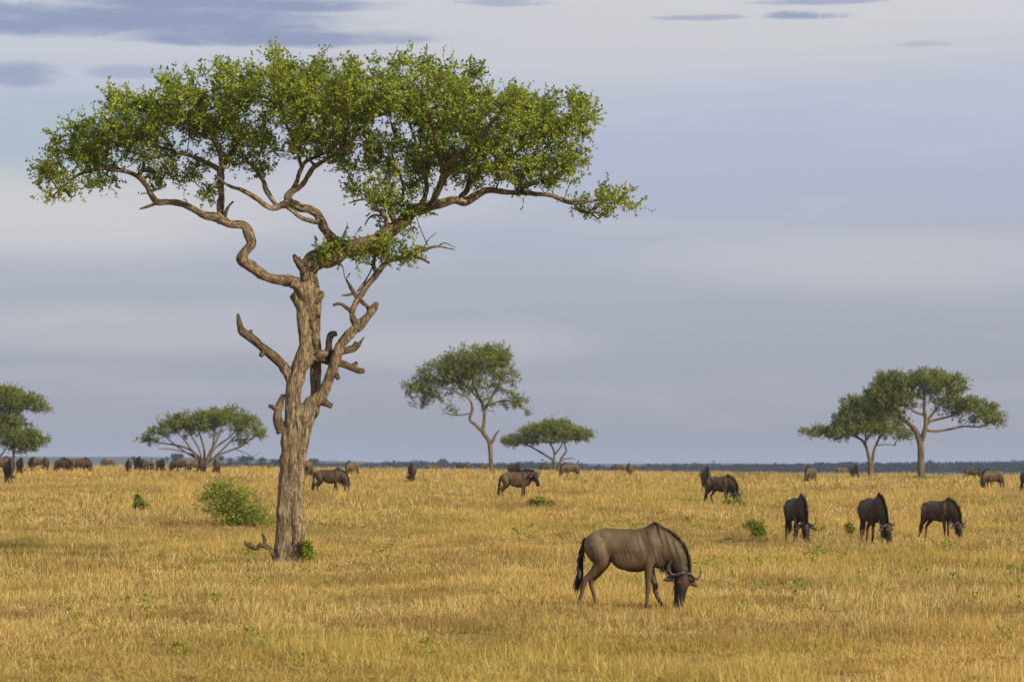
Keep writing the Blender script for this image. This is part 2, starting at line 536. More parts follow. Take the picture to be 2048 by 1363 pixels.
# ------------------------------------------------------------------ scatter by geometry nodes (grass only)
def scatter(name, protos, pos, rot, scl, idx, label, cat, patch=None):
    col = bpy.data.collections.new(name + '_kinds')
    for k, pm in enumerate(protos):
        po = bpy.data.objects.new('%s_%02d' % (name + '_kind', k), pm)
        col.objects.link(po)
    me = bpy.data.meshes.new(name)
    me.vertices.add(len(pos)); me.vertices.foreach_set('co', np.asarray(pos, np.float32).ravel())
    a = me.attributes.new('rot', 'FLOAT_VECTOR', 'POINT'); a.data.foreach_set('vector', np.asarray(rot, np.float32).ravel())
    a = me.attributes.new('scl', 'FLOAT_VECTOR', 'POINT'); a.data.foreach_set('vector', np.asarray(scl, np.float32).ravel())
    a = me.attributes.new('idx', 'INT', 'POINT'); a.data.foreach_set('value', np.asarray(idx, np.int32))
    if patch is not None:
        a = me.attributes.new('patch', 'FLOAT_VECTOR', 'POINT'); a.data.foreach_set('vector', np.asarray(patch, np.float32).ravel())
    o = obj(name, me, kind='stuff')
    o['label'] = label; o['category'] = cat
    ng = bpy.data.node_groups.new(name, 'GeometryNodeTree')
    ng.interface.new_socket('Geometry', in_out='INPUT', socket_type='NodeSocketGeometry')
    ng.interface.new_socket('Geometry', in_out='OUTPUT', socket_type='NodeSocketGeometry')
    A = NT(ng)
    gi = A.n('NodeGroupInput'); go = A.n('NodeGroupOutput')
    ci = A.n('GeometryNodeCollectionInfo'); ci.inputs['Collection'].default_value = col
    ci.inputs['Separate Children'].default_value = True; ci.inputs['Reset Children'].default_value = True
    ip = A.n('GeometryNodeInstanceOnPoints'); ip.inputs['Pick Instance'].default_value = True
    def na(nm, t):
        q = A.n('GeometryNodeInputNamedAttribute'); q.data_type = t; q.inputs[0].default_value = nm
        return q.outputs[0]
    A.l(gi.outputs[0], ip.inputs['Points']); A.l(ci.outputs[0], ip.inputs['Instance'])
    A.l(na('idx', 'INT'), ip.inputs['Instance Index'])
    A.l(na('rot', 'FLOAT_VECTOR'), ip.inputs['Rotation'])
    A.l(na('scl', 'FLOAT_VECTOR'), ip.inputs['Scale'])
    A.l(ip.outputs[0], go.inputs[0])
    md = o.modifiers.new('scatter', 'NODES'); md.node_group = ng
    return o


def blades(n, rad, hmin, hmax, width, lean, seed, clumps=18, stalk=.03):
    """a patch of bent grass blades, each a tapering ribbon; blades gather in tussocks"""
    g = np.random.default_rng(seed)
    ca = g.random(clumps) * 2 * np.pi; cr = rad * .95 * np.sqrt(g.random(clumps))
    cc = np.stack([cr * np.cos(ca), cr * np.sin(ca)], -1)
    ch = .55 + .9 * g.random(clumps); ct = g.standard_normal(clumps) * .13
    cl = .5 + g.random(clumps); cw = rad * (.07 + .13 * g.random(clumps))
    k = g.integers(0, clumps, n)
    a = g.random(n) * 2 * np.pi; r = rad * np.sqrt(g.random(n))
    loose = g.random(n) < .34
    off = g.standard_normal((n, 2)) * cw[k][:, None]
    xy = np.where(loose[:, None], np.stack([r * np.cos(a), r * np.sin(a)], -1), cc[k] + off)
    base = np.column_stack([xy, np.full(n, -.02)])
    h = (hmin + (hmax - hmin) * g.random(n) ** 1.6) * np.where(loose, .7, ch[k])
    st = g.random(n) < stalk
    h[st] = hmax * (1.0 + .5 * g.random(st.sum()))
    th = np.where(loose, g.random(n) * 2 * np.pi, np.arctan2(off[:, 1], off[:, 0]) + g.standard_normal(n) * .9)
    ln = lean * g.random(n) ** .7 * np.where(loose, 1.2, cl[k])
    ln[st] *= .5
    flat = g.random(n) < .30
    ln[flat] = 1.0 + .45 * g.random(flat.sum())
    dirv = np.stack([np.cos(th), np.sin(th), np.zeros(n)], -1)
    up = np.array([0, 0, 1.0])
    f = g.random(n) * 2 * np.pi
    side = np.stack([np.cos(f), np.sin(f), .35 * g.standard_normal(n)], -1)
    w = width * (.55 + .9 * g.random(n)); w[st] *= .6
    V = []
    pos = base.copy()
    lv = (0, .4, .75, 1.0)
    wid = (.8, 1.0, .7, .12)
    wid_st = (.6, .6, 1.5, .3)
    for q, (t, wd) in enumerate(zip(lv, wid)):
        if q:
            ang = ln * (.45 + .85 * t)
            pos = pos + (dirv * np.sin(ang)[:, None] + up * np.cos(ang)[:, None]) * (h * (t - lv[q - 1]))[:, None]
        ww = (w * np.where(st, wid_st[q], wd))[:, None] * .5
        V += [pos - side * ww, pos + side * ww]
    V = np.stack(V, 1).reshape(-1, 3)
    b = np.arange(n)[:, None] * 8
    Q = np.concatenate([np.concatenate([b, b + 1, b + 3, b + 2], 1) + 2 * k_ for k_ in range(3)])
    tn = np.clip(g.random(n) + np.where(loose, -.12, ct[k]), 0, 1)
    return mesh('grass_patch', V, Q, M_grass, False, {'tint': np.repeat(tn, 8)})


# (from, to, spacing, patch radius, blades, width)
BANDS = ((26, 62, .50, .46, 900, .0058), (61, 105, .68, .62, 900, .0088), (104, 175, 1.05, .95, 900, .0145), (174, 390, 2.1, 1.9, 1000, .030))
protos, allp, allr, alls, alli, allq = [], [], [], [], [], []
gg = np.random.default_rng(5)
TREE_X, TREE_D = (580 - 1024) / F * 68.5, 68.5
for bi, (d0, d1, sp, rad, nb, wd) in enumerate(BANDS):
    lo = len(protos)
    tall = (1.0, 1.15, 1.5, 2.1)[bi]
    protos += [blades(nb, rad, .03 * tall, .135 * tall, wd, 1.45, 100 * bi + k, 20) for k in range(5)]            # middling
    protos += [blades(nb, rad, .05 * tall, .205 * tall, wd, 1.15, 100 * bi + 20 + k, 14, .07) for k in range(3)]    # tall
    protos += [blades(int(nb * .8), rad, .02, .075 * tall, wd * 1.1, 1.4, 100 * bi + 40 + k, 24, .01) for k in range(3)]  # trampled
    ys = np.arange(d0, d1, sp)
    xs = np.arange(-(.19 * d1 + 3), .19 * d1 + 3, sp)
    x, d = [a.ravel() for a in np.meshgrid(xs, ys)]
    x = x + (gg.random(len(x)) - .5) * sp * .9; d = d + (gg.random(len(d)) - .5) * sp * .9
    kp = (np.abs(x) < .19 * d + 3) & (np.hypot(x - TREE_X, d - TREE_D) > .36 + rad * .35)
    x, d = x[kp], d[kp]
    p3 = np.stack([x, d * .6, np.zeros_like(x)], -1)
    cl = vnoise(p3, .45) * .55 + vnoise(p3, 1.3, 3.1) * .45
    k = lo + gg.integers(0, 5, len(x))
    tl = (vnoise(p3, .8, 7.7) + .35 * gg.random(len(x))) > .82
    k[tl] = lo + 5 + gg.integers(0, 3, tl.sum())
    lw = (vnoise(p3, .6, 13.3) + .30 * gg.random(len(x))) > .80
    k[lw] = lo + 8 + gg.integers(0, 3, lw.sum())
    s = .92 + .25 * gg.random(len(x))
    sz = (.70 + .5 * gg.random(len(x))) * (.62 + .85 * cl)
    n_ = len(x)
    pb = vnoise(p3, .16, 1.0) * .6 + vnoise(p3, .45, 2.0) * .4
    pm = vnoise(p3, .55, 5.0) * .55 + vnoise(p3, 1.4, 6.0) * .45 + .10 * gg.standard_normal(n_)
    pg = vnoise(p3, .11, 9.0) * .55 + vnoise(p3, .5, 11.0) * .45 + .05 * gg.standard_normal(n_)
    allq.append(np.stack([pb, pm, pg], -1))
    allp.append(np.stack([x, d, gz(x, d)], -1))
    allr.append(np.stack([.06 * gg.standard_normal(n_), .06 * gg.standard_normal(n_), gg.random(n_) * 6.283], -1))
    alls.append(np.stack([s, s, sz], -1)); alli.append(k)
# extra short tufts close round the foot of the big tree
a_ = gg.random(46) * 6.283; r_ = .40 + .42 * gg.random(46)
x, d = TREE_X + np.cos(a_) * r_, TREE_D + np.sin(a_) * r_
allp.append(np.stack([x, d, gz(x, d)], -1)); allr.append(np.stack([0 * x, 0 * x, a_], -1)); alls.append(np.tile([.26, .26, .85], (46, 1)))
alli.append(11 + gg.integers(0, 8, 46)); allq.append(np.tile([.5, .5, .5], (46, 1)))
scatter('dry_grass', protos, np.vstack(allp), np.vstack(allr), np.vstack(alls), np.concatenate(alli),
        'golden dry grass covering the whole plain', 'grass', np.vstack(allq))
print('grass patches', sum(len(a) for a in alli))


def wedge(d0, d1, dens, g):
    hw = lambda d: .19 * d + 3
    n = int((hw(d0) + hw(d1)) * (d1 - d0) * dens)
    d = np.sqrt(g.random(n) * (d1 ** 2 - d0 ** 2) + d0 ** 2)
    return (g.random(n) * 2 - 1) * hw(d), d


# ------------------------------------------------------------------ trees
def leaf_cloud(pts, dirs, size, g, aspect=.5, tint=None):
    """folded diamond leaves"""
    n = len(pts)
    dv = dirs / (np.linalg.norm(dirs, axis=1)[:, None] + 1e-9)
    rnd = g.standard_normal((n, 3))
    sd = np.cross(dv, rnd); sd /= np.linalg.norm(sd, axis=1)[:, None] + 1e-9
    nr = np.cross(dv, sd)
    L = (size * (.65 + .7 * g.random(n)))[:, None]
    Wd = L * aspect * (.8 + .4 * g.random(n))[:, None] * .5
    a = pts; b = pts + dv * L * .55 + sd * Wd + nr * L * .06; c = pts + dv * L; d = pts + dv * L * .5 - sd * Wd + nr * L * .06
    V = np.stack([a, b, c, d], 1).reshape(-1, 3)
    Q = np.arange(n * 4).reshape(-1, 4)
    t = g.random(n) if tint is None else tint
    return V, Q, np.repeat(t, 4)


def grow(nodes, tips, g, sag=0.0, seglen=.35, prefer=None):
    """join every tip to the nearest wood, giving natural forking; returns polylines with radii weights"""
    NP = [np.asarray(nodes, float)]
    pos = np.zeros((len(nodes) + len(tips) * 12 + 10, 3)); cnt = np.zeros(len(pos), int); par = -np.ones(len(pos), int)
    n = len(nodes); pos[:n] = nodes
    from_n = n
    d0 = np.min(np.linalg.norm(tips[:, None, :] - nodes[None, ::3], axis=2), axis=1) if len(tips) * len(nodes) < 4e6 else np.linalg.norm(tips - nodes.mean(0), axis=1)
    order = np.argsort(d0)
    paths = []
    endnode = np.zeros(len(tips), int)
    for ti in order:
        t = tips[ti]
        df = pos[:n] - t
        dist = np.sqrt((df * df).sum(1)) + np.maximum(df[:, 2], 0) * .8
        b = int(np.argmin(dist))
        L = np.linalg.norm(t - pos[b])
        k = int(np.clip(L / seglen, 1, 7))
        prev = b
        idxs = [b]
        amp = L * .10
        for q in range(1, k + 1):
            u = q / k
            p = pos[b] * (1 - u) + t * u
            if q < k: p = p + g.standard_normal(3) * amp * (.5 + .5 * math.sin(u * 3.14)); p[2] += sag * L * math.sin(u * 3.14)
            if n >= len(pos): break
            pos[n] = p; par[n] = prev; prev = n; idxs.append(n); n += 1
        endnode[ti] = prev
        paths.append(idxs)
    for ti in range(len(tips)):
        k = endnode[ti]
        while k >= 0: cnt[k] += 1; k = par[k]
    return pos[:n], cnt[:n], paths, from_n


def wood_mesh(name, pos, cnt, paths, r0, rmax, mat, sides=5):
    acc = Acc()
    for idx in paths:
        p = pos[idx]
        if len(p) < 2: continue
        r = np.minimum(r0 * np.maximum(cnt[idx], 1) ** .5, rmax)
        r[0] = r[1]
        r[-1] = min(r[-1], r0)
        acc.add(*tube(p, r, sides if r[0] > r0 * 2.5 else 4))
    V, f, _ = acc.get()
    return mesh(name, V, f, mat, True, grain=V)


def limb_world(pts, d):
    w = np.array([P(a[0], a[1], d) for a in pts]); s = d / F
    w[:, 1] += [(a[3] if len(a) > 3 else 0.0) for a in pts]
    r = np.array([a[2] * s for a in pts])
    return w, r


def lobes_tips(lobes, d, n_per, g, base, top_bias=.0, thin=.34, inset=0):
    s = d / F
    out = []
    for L in lobes:
        cx, cy, rx, ry, dz, rd = L[:6]
        dens = L[6] if len(L) > 6 else 1.0
        rx, ry = max(rx - inset, rx * .5), max(ry - inset, ry * .45)
        vol = rx * s * ry * s * rd * 4.19
        n = max(4, int(vol * n_per * dens))
        q = g.standard_normal((n * 4, 3)); q /= np.linalg.norm(q, axis=1)[:, None]
        q *= (g.random(n * 4) ** .42)[:, None]
        p = P(cx, cy, d)[None] + np.stack([q[:, 0] * rx * s, q[:, 1] * rd + dz, q[:, 2] * ry * s], -1)
        nz = vnoise(p * np.array([.8, .8, 1.5]), .95, 4.4) * .65 + vnoise(p * np.array([.9, .9, 1.4]), 2.1, 8.8) * .35 + top_bias * q[:, 2]
        p = p[nz > thin][:n]
        out.append(p)
    return np.vstack(out)


def finish_tree(root, tips, nodes, g, d, r0, rmax, sprigs, leaves, sprig_len, leaf, aspect, mat_leaf, mat_twig, origin, sag=.05, hang=0.0, crown_label=None, seglen=.35):
    pos, cnt, paths, _ = grow(nodes, tips, g, sag, seglen)
    me = wood_mesh('branches', pos - origin, cnt, paths, r0, rmax, mat_twig)
    obj('branches', me, root, kind='stuff')
    n = len(tips) * sprigs
    c0 = np.repeat(tips, sprigs, 0)
    cen = tips.mean(0)
    out = c0 - np.array([cen[0], cen[1], cen[2] - 2.0])
    out /= np.linalg.norm(out, axis=1)[:, None]
    dv = g.standard_normal((n, 3)) + out * .55 + np.array([0, 0, .35 - hang])
    dv /= np.linalg.norm(dv, axis=1)[:, None]
    st = c0 + g.standard_normal((n, 3)) * sprig_len * .22
    ln = sprig_len * (.45 + .85 * g.random(n))
    bend = g.standard_normal((n, 3)) * .18; bend[:, 2] -= .10
    mid = st + dv * (ln * .5)[:, None]
    end = mid + (dv + bend) * (ln * .5)[:, None]
    # sprig stems: flat-sided slivers
    w = r0 * .55
    side = np.cross(dv, g.standard_normal((n, 3))); side /= np.linalg.norm(side, axis=1)[:, None] + 1e-9
    sd2 = np.cross(dv, side)
    Vs = np.stack([st + side * w, st - side * w * .5 + sd2 * w * .8, st - side * w * .5 - sd2 * w * .8,
                   mid + side * w * .8, mid - side * w * .4 + sd2 * w * .6, mid - side * w * .4 - sd2 * w * .6, end], 1).reshape(-1, 3)
    b = np.arange(n)[:, None] * 7
    Qs = np.concatenate([np.concatenate([b, b + 1, b + 4, b + 3], 1), np.concatenate([b + 1, b + 2, b + 5, b + 4], 1), np.concatenate([b + 2, b, b + 3, b + 5], 1)])
    Ts = np.concatenate([np.concatenate([b + 3, b + 4, b + 6], 1), np.concatenate([b + 4, b + 5, b + 6], 1), np.concatenate([b + 5, b + 3, b + 6], 1)])
    obj('twigs', mesh('twigs', Vs - origin, [Qs, Ts], mat_twig, grain=Vs), root, kind='stuff')
    u = g.random((n, leaves)) ** .8
    uu = u[..., None]
    pp = np.where(uu < .5, st[:, None] + (mid - st)[:, None] * uu * 2, mid[:, None] + (end - mid)[:, None] * (uu * 2 - 1)).reshape(-1, 3)
    dl = (np.repeat(dv, leaves, 0) * .5 + g.standard_normal((n * leaves, 3)))
    dl[:, 2] += .25
    clump = np.repeat(np.repeat(g.random(len(tips)), sprigs), leaves)
    tint = np.clip(.55 * g.random(n * leaves) + .55 * clump - .05, 0, 1)
    V, Q, t = leaf_cloud(pp, dl, leaf, g, aspect, tint)
    o = obj('crown', mesh('crown', V - origin, Q, mat_leaf, False, {'tint': t}), root, kind='stuff')
    if crown_label: o['label'] = crown_label
    return o


# ---------------------------------------------------------- the big tree
D0 = 68.5
org = np.array([TREE_X, TREE_D, float(gz(TREE_X, TREE_D))])
big = thing('umbrella_tree', 'tall umbrella-shaped tree with thick forked trunk, nearest tree in the grass', 'tree', org)
gt = np.random.default_rng(21)
trunk_parts = [
    [(563, 1150, 19, -.05), (564, 1128, 16, -.05), (567, 1060, 15, -.05), (569, 1000, 14.5, -.05), (573, 930, 13, -.03), (576, 870, 15), (572, 850, 12)],
    [(600, 1150, 19, -.03), (597, 1128, 16, -.03), (595, 1060, 15, -.05), (594, 1000, 14.5, -.02), (597, 930, 13), (601, 880, 15), (607, 850, 17)],
    [(582, 1150, 25, .08), (581, 1128, 22, .08), (580, 1060, 21, .08), (581, 1000, 20, .08), (585, 930, 18.5, .06), (589, 880, 20, .05), (592, 850, 21, .05)],
    [(578, 1004, 7, -.10), (579, 992, 9, -.12), (582, 950, 9, -.115), (586, 900, 9, -.10), (588, 865, 10, -.06), (590, 850, 8, -.02)],
    [(605, 726, 13, .05), (618, 717, 13, .02), (634, 711, 11, .0), (648, 709, 9.5, .05)],
    [(590, 770, 12, .02), (580, 752, 11, 0), (566, 731, 9.5, -.1)],
    [(546, 1150, 12, .05), (556, 1115, 12, 0), (565, 1050, 10, -.05)],
    [(616, 1150, 11, .05), (607, 1115, 12, 0), (600, 1050, 10, -.05)],
    [(582, 960, 9, .05), (584, 900, 16, .02), (585, 835, 17, -.03), (587, 800, 16, -.03), (589, 770, 16.5, -.02), (597, 740, 17, 0), (607, 712, 17, 0), (610, 684, 13, 0), (607, 655, 11.5, 0), (604, 625, 11, 0), (600, 605, 12, 0), (592, 592, 11, -.02), (585, 586, 9, -.03)],
    [(592, 950, 7, .1), (602, 890, 12, .18), (613, 850, 12, .3), (626, 820, 11, .32), (630, 790, 10.5, .32), (630, 740, 11, .3), (630, 684, 11, .22), (629, 640, 12, .15), (629, 600, 13.5, .08), (623, 570, 14, .02), (617, 545, 18, 0), (625, 527, 19, 0)],
    [(590, 960, 9, .05), (597, 900, 15, .02), (606, 850, 18, 0), (620, 810, 15, 0), (643, 790, 12.5, -.05), (656, 763, 11, -.08), (667, 737, 10, -.1), (681, 693, 9.5, -.12), (702, 666, 10, -.12), (725, 646, 9, -.12), (743, 625, 8, -.12), (752, 610, 7, -.12), (756, 604, 5, -.12)],
    [(619, 650, 6, .12), (616, 612, 9, -.02), (609, 588, 11, -.10), (600, 573, 12, -.1), (584, 566, 11, -.1)],
    [(606, 872, 7, -.12), (597, 843, 6, -.17), (588, 820, 3.5, -.17)],
    [(627, 670, 6, .14), (623, 620, 8, 0), (620, 590, 9, -.10), (614, 560, 9, -.1)],
]
acc = Acc()
nodes = []
for tp in trunk_parts:
    w, r = limb_world(tp, D0)
    pw = catmull(np.hstack([w, r[:, None]]), 6)
    acc.add(*tube(pw[:, :3] - org, pw[:, 3], 12))
me, co, no = remesh('trunk', acc, .022, 3)
q = co * np.array([1, 1, .16])
rid = (vnoise(q, 16, 1) - .5) * .030 + (vnoise(q, 34, 2) - .5) * .018 + (vnoise(co, 5, 3) - .5) * .045 + (vnoise(co * np.array([1, 1, .35]), 11, 6) - .5) * .02
co2 = co + no * rid[:, None]
me.vertices.foreach_set('co', co2.astype(np.float32).ravel()); me.update()
ga_ = me.attributes.new('grain', 'FLOAT_VECTOR', 'POINT'); ga_.data.foreach_set('vector', co.astype(np.float32).ravel())
me.materials.append(M_bark)
obj('trunk', me, big)

limbs = {
 'L': [(600, 573, 12, -.1), (584, 566, 11.5, -.1), (560, 559, 11, -.15), (537, 551, 11, -.2), (510, 537, 11, -.3), (490, 527, 11.5, -.35), (487, 515, 10.5, -.4), (493, 503, 10, -.4), (505, 492, 10.5, -.4), (503, 475, 11, -.4), (490, 456, 10, -.4), (468, 448, 9.5, -.45), (447, 441, 10, -.5), (427, 437, 9, -.55), (405, 427, 8, -.6), (375, 414, 7, -.7), (340, 410, 6.5, -.7), (322, 409, 6.5, -.7), (311, 395, 6, -.7), (298, 376, 6, -.6), (284, 361, 6, -.5), (262, 348, 5, -.4), (238, 342, 4.5, -.4), (212, 341, 4, -.5), (175, 350, 3, -.6), (145, 370, 2.2, -.7), (115, 400, 1.5, -.8)],
 'L1': [(284, 361, 4, -.5), (288, 335, 3.5, -.2), (285, 300, 3, .2), (265, 260, 2.2, .5)],
 'Ls': [(322, 411, 4, -.7), (305, 418, 3.2, -.75), (287, 424, 2, -.8)],
 'V': [(446, 442, 9, -.45), (445, 415, 8, -.4), (445, 385, 7.5, -.3), (446, 360, 7.5, -.2), (444, 338, 8, 0), (450, 315, 6, .3), (465, 288, 4.5, .6), (490, 250, 3, .9)],
 'V1': [(444, 342, 6.5, 0), (420, 329, 6, .1), (386, 313, 5, .2), (342, 299, 4, .2), (300, 285, 2.5, .1), (250, 265, 2, .1)],
 'V2': [(444, 335, 5, 0), (440, 305, 5, -.3), (428, 284, 4.2, -.6), (405, 274, 3.5, -.9), (380, 262, 2.5, -1.2)],
 'V3': [(440, 302, 4, -.3), (420, 240, 3, .4), (395, 200, 2, .8)],
 'Vs': [(452, 438, 4.5, -.5), (460, 420, 3.4, -.6), (472, 407, 2.2, -.6)],
 'M': [(676, 500, 11, 0), (664, 482, 11.5, -.1), (655, 465, 11, -.2), (648, 447, 10.5, -.25), (634, 430, 10, -.3), (610, 417, 9.5, -.4), (588, 410, 9.5, -.5), (570, 414, 8, -.6), (548, 421, 6.5, -.7), (522, 404, 6, -.8), (492, 387, 5, -.9), (468, 379, 3.5, -1), (440, 360, 2.2, -1.2)],
 'M1': [(556, 414, 5.5, -.6), (537, 386, 5, -.5), (526, 361, 4.6, -.3), (506, 334, 4, 0), (485, 310, 3, .3), (470, 270, 2, .6)],
 'M2': [(584, 411, 9, -.5), (578, 398, 8, -.5), (588, 384, 7.5, -.5), (606, 376, 6.5, -.6), (619, 360, 6.2, -.8), (636, 341, 5.5, -1), (666, 327, 4.6, -1.3), (700, 310, 3.5, -1.6), (730, 280, 2.5, -1.9)],
 'M3': [(586, 389, 6, -.5), (596, 361, 5.5, -.2), (602, 330, 5, .2), (626, 307, 4.2, .6), (660, 290, 3.6, 1), (672, 260, 2.8, 1.4), (690, 210, 2, 1.7)],
 'M4': [(602, 335, 4.5, .2), (590, 290, 3.5, .2), (570, 240, 3, -.1), (555, 180, 2.2, -.3)],
 'Ml': [(641, 447, 5.5, -.3), (625, 444, 5.2, -.4), (605, 439, 5, -.5), (588, 426, 5, -.55), (574, 417, 5, -.55)],
 'R': [(617, 540, 19, 0), (627, 527, 19, 0), (645, 515, 19.5, 0), (671, 506, 20, 0), (708, 497, 19.5, .05), (745, 483, 19, .1), (773, 466, 17, .15), (796, 449, 14, .2), (820, 430, 12, .2), (847, 415, 11, .25), (875, 404, 10, .3), (905, 399, 9.5, .3), (930, 400, 9, .35), (950, 389, 7.5, .4), (978, 377, 6.5, .5), (1012, 378, 6, .6), (1050, 382, 5.5, .7), (1091, 383, 5, .8), (1133, 395, 4.5, .9), (1158, 398, 4, .9), (1190, 393, 3, 1), (1231, 391, 2.2, 1.1), (1262, 405, 1.5, 1.1)],
 'R1': [(1146, 397, 3.6, .9), (1163, 415, 3, .9), (1183, 420, 2.6, .9), (1200, 434, 1.8, .9)],
 'R2': [(862, 408, 8, .25), (873, 388, 7.5, 0), (886, 357, 8, -.4), (904, 330, 7, -.8), (930, 313, 6, -1.1), (952, 296, 5, -1.5), (980, 270, 4, -1.9), (1010, 235, 2.5, -2.2)],
 'R3': [(918, 402, 8.5, .3), (930, 378, 7.5, .6), (944, 354, 6.8, .9), (956, 333, 6, 1.2), (980, 320, 5, 1.5), (1015, 299, 4, 1.9), (1060, 265, 3, 2.2), (1110, 230, 2, 2.2)],
 'R4': [(792, 452, 7, .1), (785, 432, 6.5, -.05), (784, 417, 6, -.1), (797, 404, 4.6, -.1), (806, 386, 3.6, 0), (800, 350, 3, .2), (780, 300, 2.4, .4)],
 'R5': [(784, 418, 4, -.1), (765, 408, 3.4, -.3), (735, 402, 2.6, -.5), (700, 410, 1.6, -.6)],
 'R6': [(775, 462, 5, .1), (773, 440, 5, -.05), (760, 424, 4, -.2), (745, 418, 2.4, -.3)],
 'R7': [(820, 430, 7, .2), (842, 398, 6, .7), (850, 360, 5, 1.2), (840, 310, 4, 1.8), (820, 250, 3, 2.2), (800, 190, 2, 2.4)],
 'R8': [(886, 357, 5, -.4), (880, 310, 4.4, -.9), (865, 260, 3.5, -1.6), (850, 200, 2.3, -2.1)],
 'Rh': [(762, 432, 2.6, -.1), (748, 432, 2.3, -.2), (737, 440, 2, -.2), (731, 452, 1.6, -.2)],
 'S': [(714, 655, 8, -.12), (707, 638, 7.5, -.15), (706, 622, 7, -.2), (714, 602, 7, -.2), (731, 577, 6.8, -.2), (755, 549, 6.3, -.2), (776, 526, 6, -.2), (799, 517, 5.2, -.2), (822, 511, 4.6, -.2), (848, 499, 4, -.2), (876, 494, 2.6, -.2), (909, 500, 1.2, -.2)],
 'S2': [(755, 550, 5, -.2), (747, 534, 4.6, -.1), (750, 512, 4.2, 0), (757, 492, 4, .05)],
}
for key, lp in limbs.items():
    w, r = limb_world(lp, D0)
    r = r * (.93 if key in ('R', 'L') else .86)
    pw = catmull(np.hstack([w, r[:, None]]), 7)
    kink = np.stack([vnoise(pw[:, :3], 3.1, 40 + q_) - .5 for q_ in range(3)], -1) * (np.clip(pw[:, 3:4], .02, .12) * 1.1)
    kink[:3] = 0
    pw[:, :3] += kink
    pw[:, 3] *= 1 + .28 * (vnoise(pw[:, :3], 4.5, 77) - .5)
    sd = 16 if r.max() > .05 else 8
    V, Qf, T = tube(pw[:, :3] - org, np.maximum(pw[:, 3], .008), sd, .30, phase=len(key) * 3.7 + ord(key[-1]))
    dead = key in ('Ls', 'Vs', 'Rh')
    obj('limb', mesh('limb', V, [Qf, T], M_bark_dead if dead else M_bark, True, grain=tube_grain(pw[:, :3], pw[:, 3], sd, ord(key[-1]) * .7)), big)
    if not dead: nodes.append(pw[len(pw) // 4:, :3] if key in ('L', 'R', 'M', 'S') else pw[:, :3])
dead_limbs = [
 [(581, 752, 10, 0), (566, 731, 10, -.1), (546, 711, 9.5, -.2), (530, 698, 8.5, -.3), (515, 686, 8.5, -.35), (500, 673, 9, -.4), (489, 664, 8, -.45), (484, 650, 5.5, -.5), (480, 629, 2.6, -.5)],
 [(531, 700, 7, -.3), (524, 713, 3.5, -.4)],
 [(505, 676, 5, -.4), (506, 661, 2.5, -.45)],
 [(625, 715, 8, .02), (642, 709, 10.5, -.05), (660, 709, 8, .1), (688, 700, 7, .3), (704, 697, 6.5, .4), (714, 690, 4.5, .4), (721, 680, 2.5, .4), (727, 672, 1.4, .4)],
 [(702, 699, 6, .4), (711, 685, 5, .4), (713, 682, 3.5, .4)],
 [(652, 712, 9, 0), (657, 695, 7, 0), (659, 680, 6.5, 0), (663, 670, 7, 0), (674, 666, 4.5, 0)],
 [(640, 716, 9, -.05), (662, 722, 8, .2), (684, 727, 7.5, .4), (704, 735, 7.5, .5), (718, 740, 6.5, .5), (727, 741, 4, .5)],
 [(700, 733, 6, .5), (712, 722, 3.5, .5)],
 [(612, 560, 10, -.12), (609, 542, 9, -.14), (601, 530, 8, -.15), (594, 521, 6.5, -.15), (589, 509, 2.5, -.15)],
 [(600, 530, 5, -.15), (600, 514, 2, -.15)],
 [(630, 604, 8, -.02), (640, 592, 6.5, -.02), (645, 582, 4.5, -.02)],
 [(563, 862, 11, -.02), (556, 845, 10, -.1), (556, 826, 9, -.1), (561, 806, 8, -.05), (567, 788, 4, -.02)],
 [(556, 822, 5, -.1), (549, 814, 4.2, -.15), (539, 811, 3, -.2)],
 [(640, 800, 10, 0), (652, 807, 7.5, -.08), (664, 813, 5, -.1)],
 [(668, 742, 7, -.1), (678, 758, 4, -.15)],
 [(693, 559, 2, -.2), (703, 576, 3.4, -.2), (712, 592, 4.4, -.2), (728, 607, 4, -.2), (741, 616, 3.4, -.15)],
 [(707, 588, 3, -.2), (695, 591, 2.4, -.25), (685, 592, 1.5, -.3)],
 [(706, 626, 5, -.2), (694, 615, 3.8, -.25), (681, 609, 3.2, -.3), (668, 611, 2.6, -.35)],
 [(820, 512, 4, -.2), (838, 516, 3.2, -.25), (860, 527, 2.2, -.3)],
 [(738, 622, 4, -.12), (735, 612, 3.5, -.12)],
]
for k, lp in enumerate(dead_limbs):
    w, r = limb_world(lp, D0)
    pw = catmull(np.hstack([w, r[:, None]]), 6)
    V, Qf, T = tube(pw[:, :3] - org, np.maximum(pw[:, 3], .008), 10, .30, phase=k * 2.9)
    bl = obj('broken_limb', mesh('broken_limb', V, [Qf, T], M_dark_shaded if k == 5 else M_bark_dead, True, grain=tube_grain(pw[:, :3], pw[:, 3], 10, k * .9)), big)
    if k == 5: bl['label'] = 'dark upright stub in the fork, crown shade in its colour'
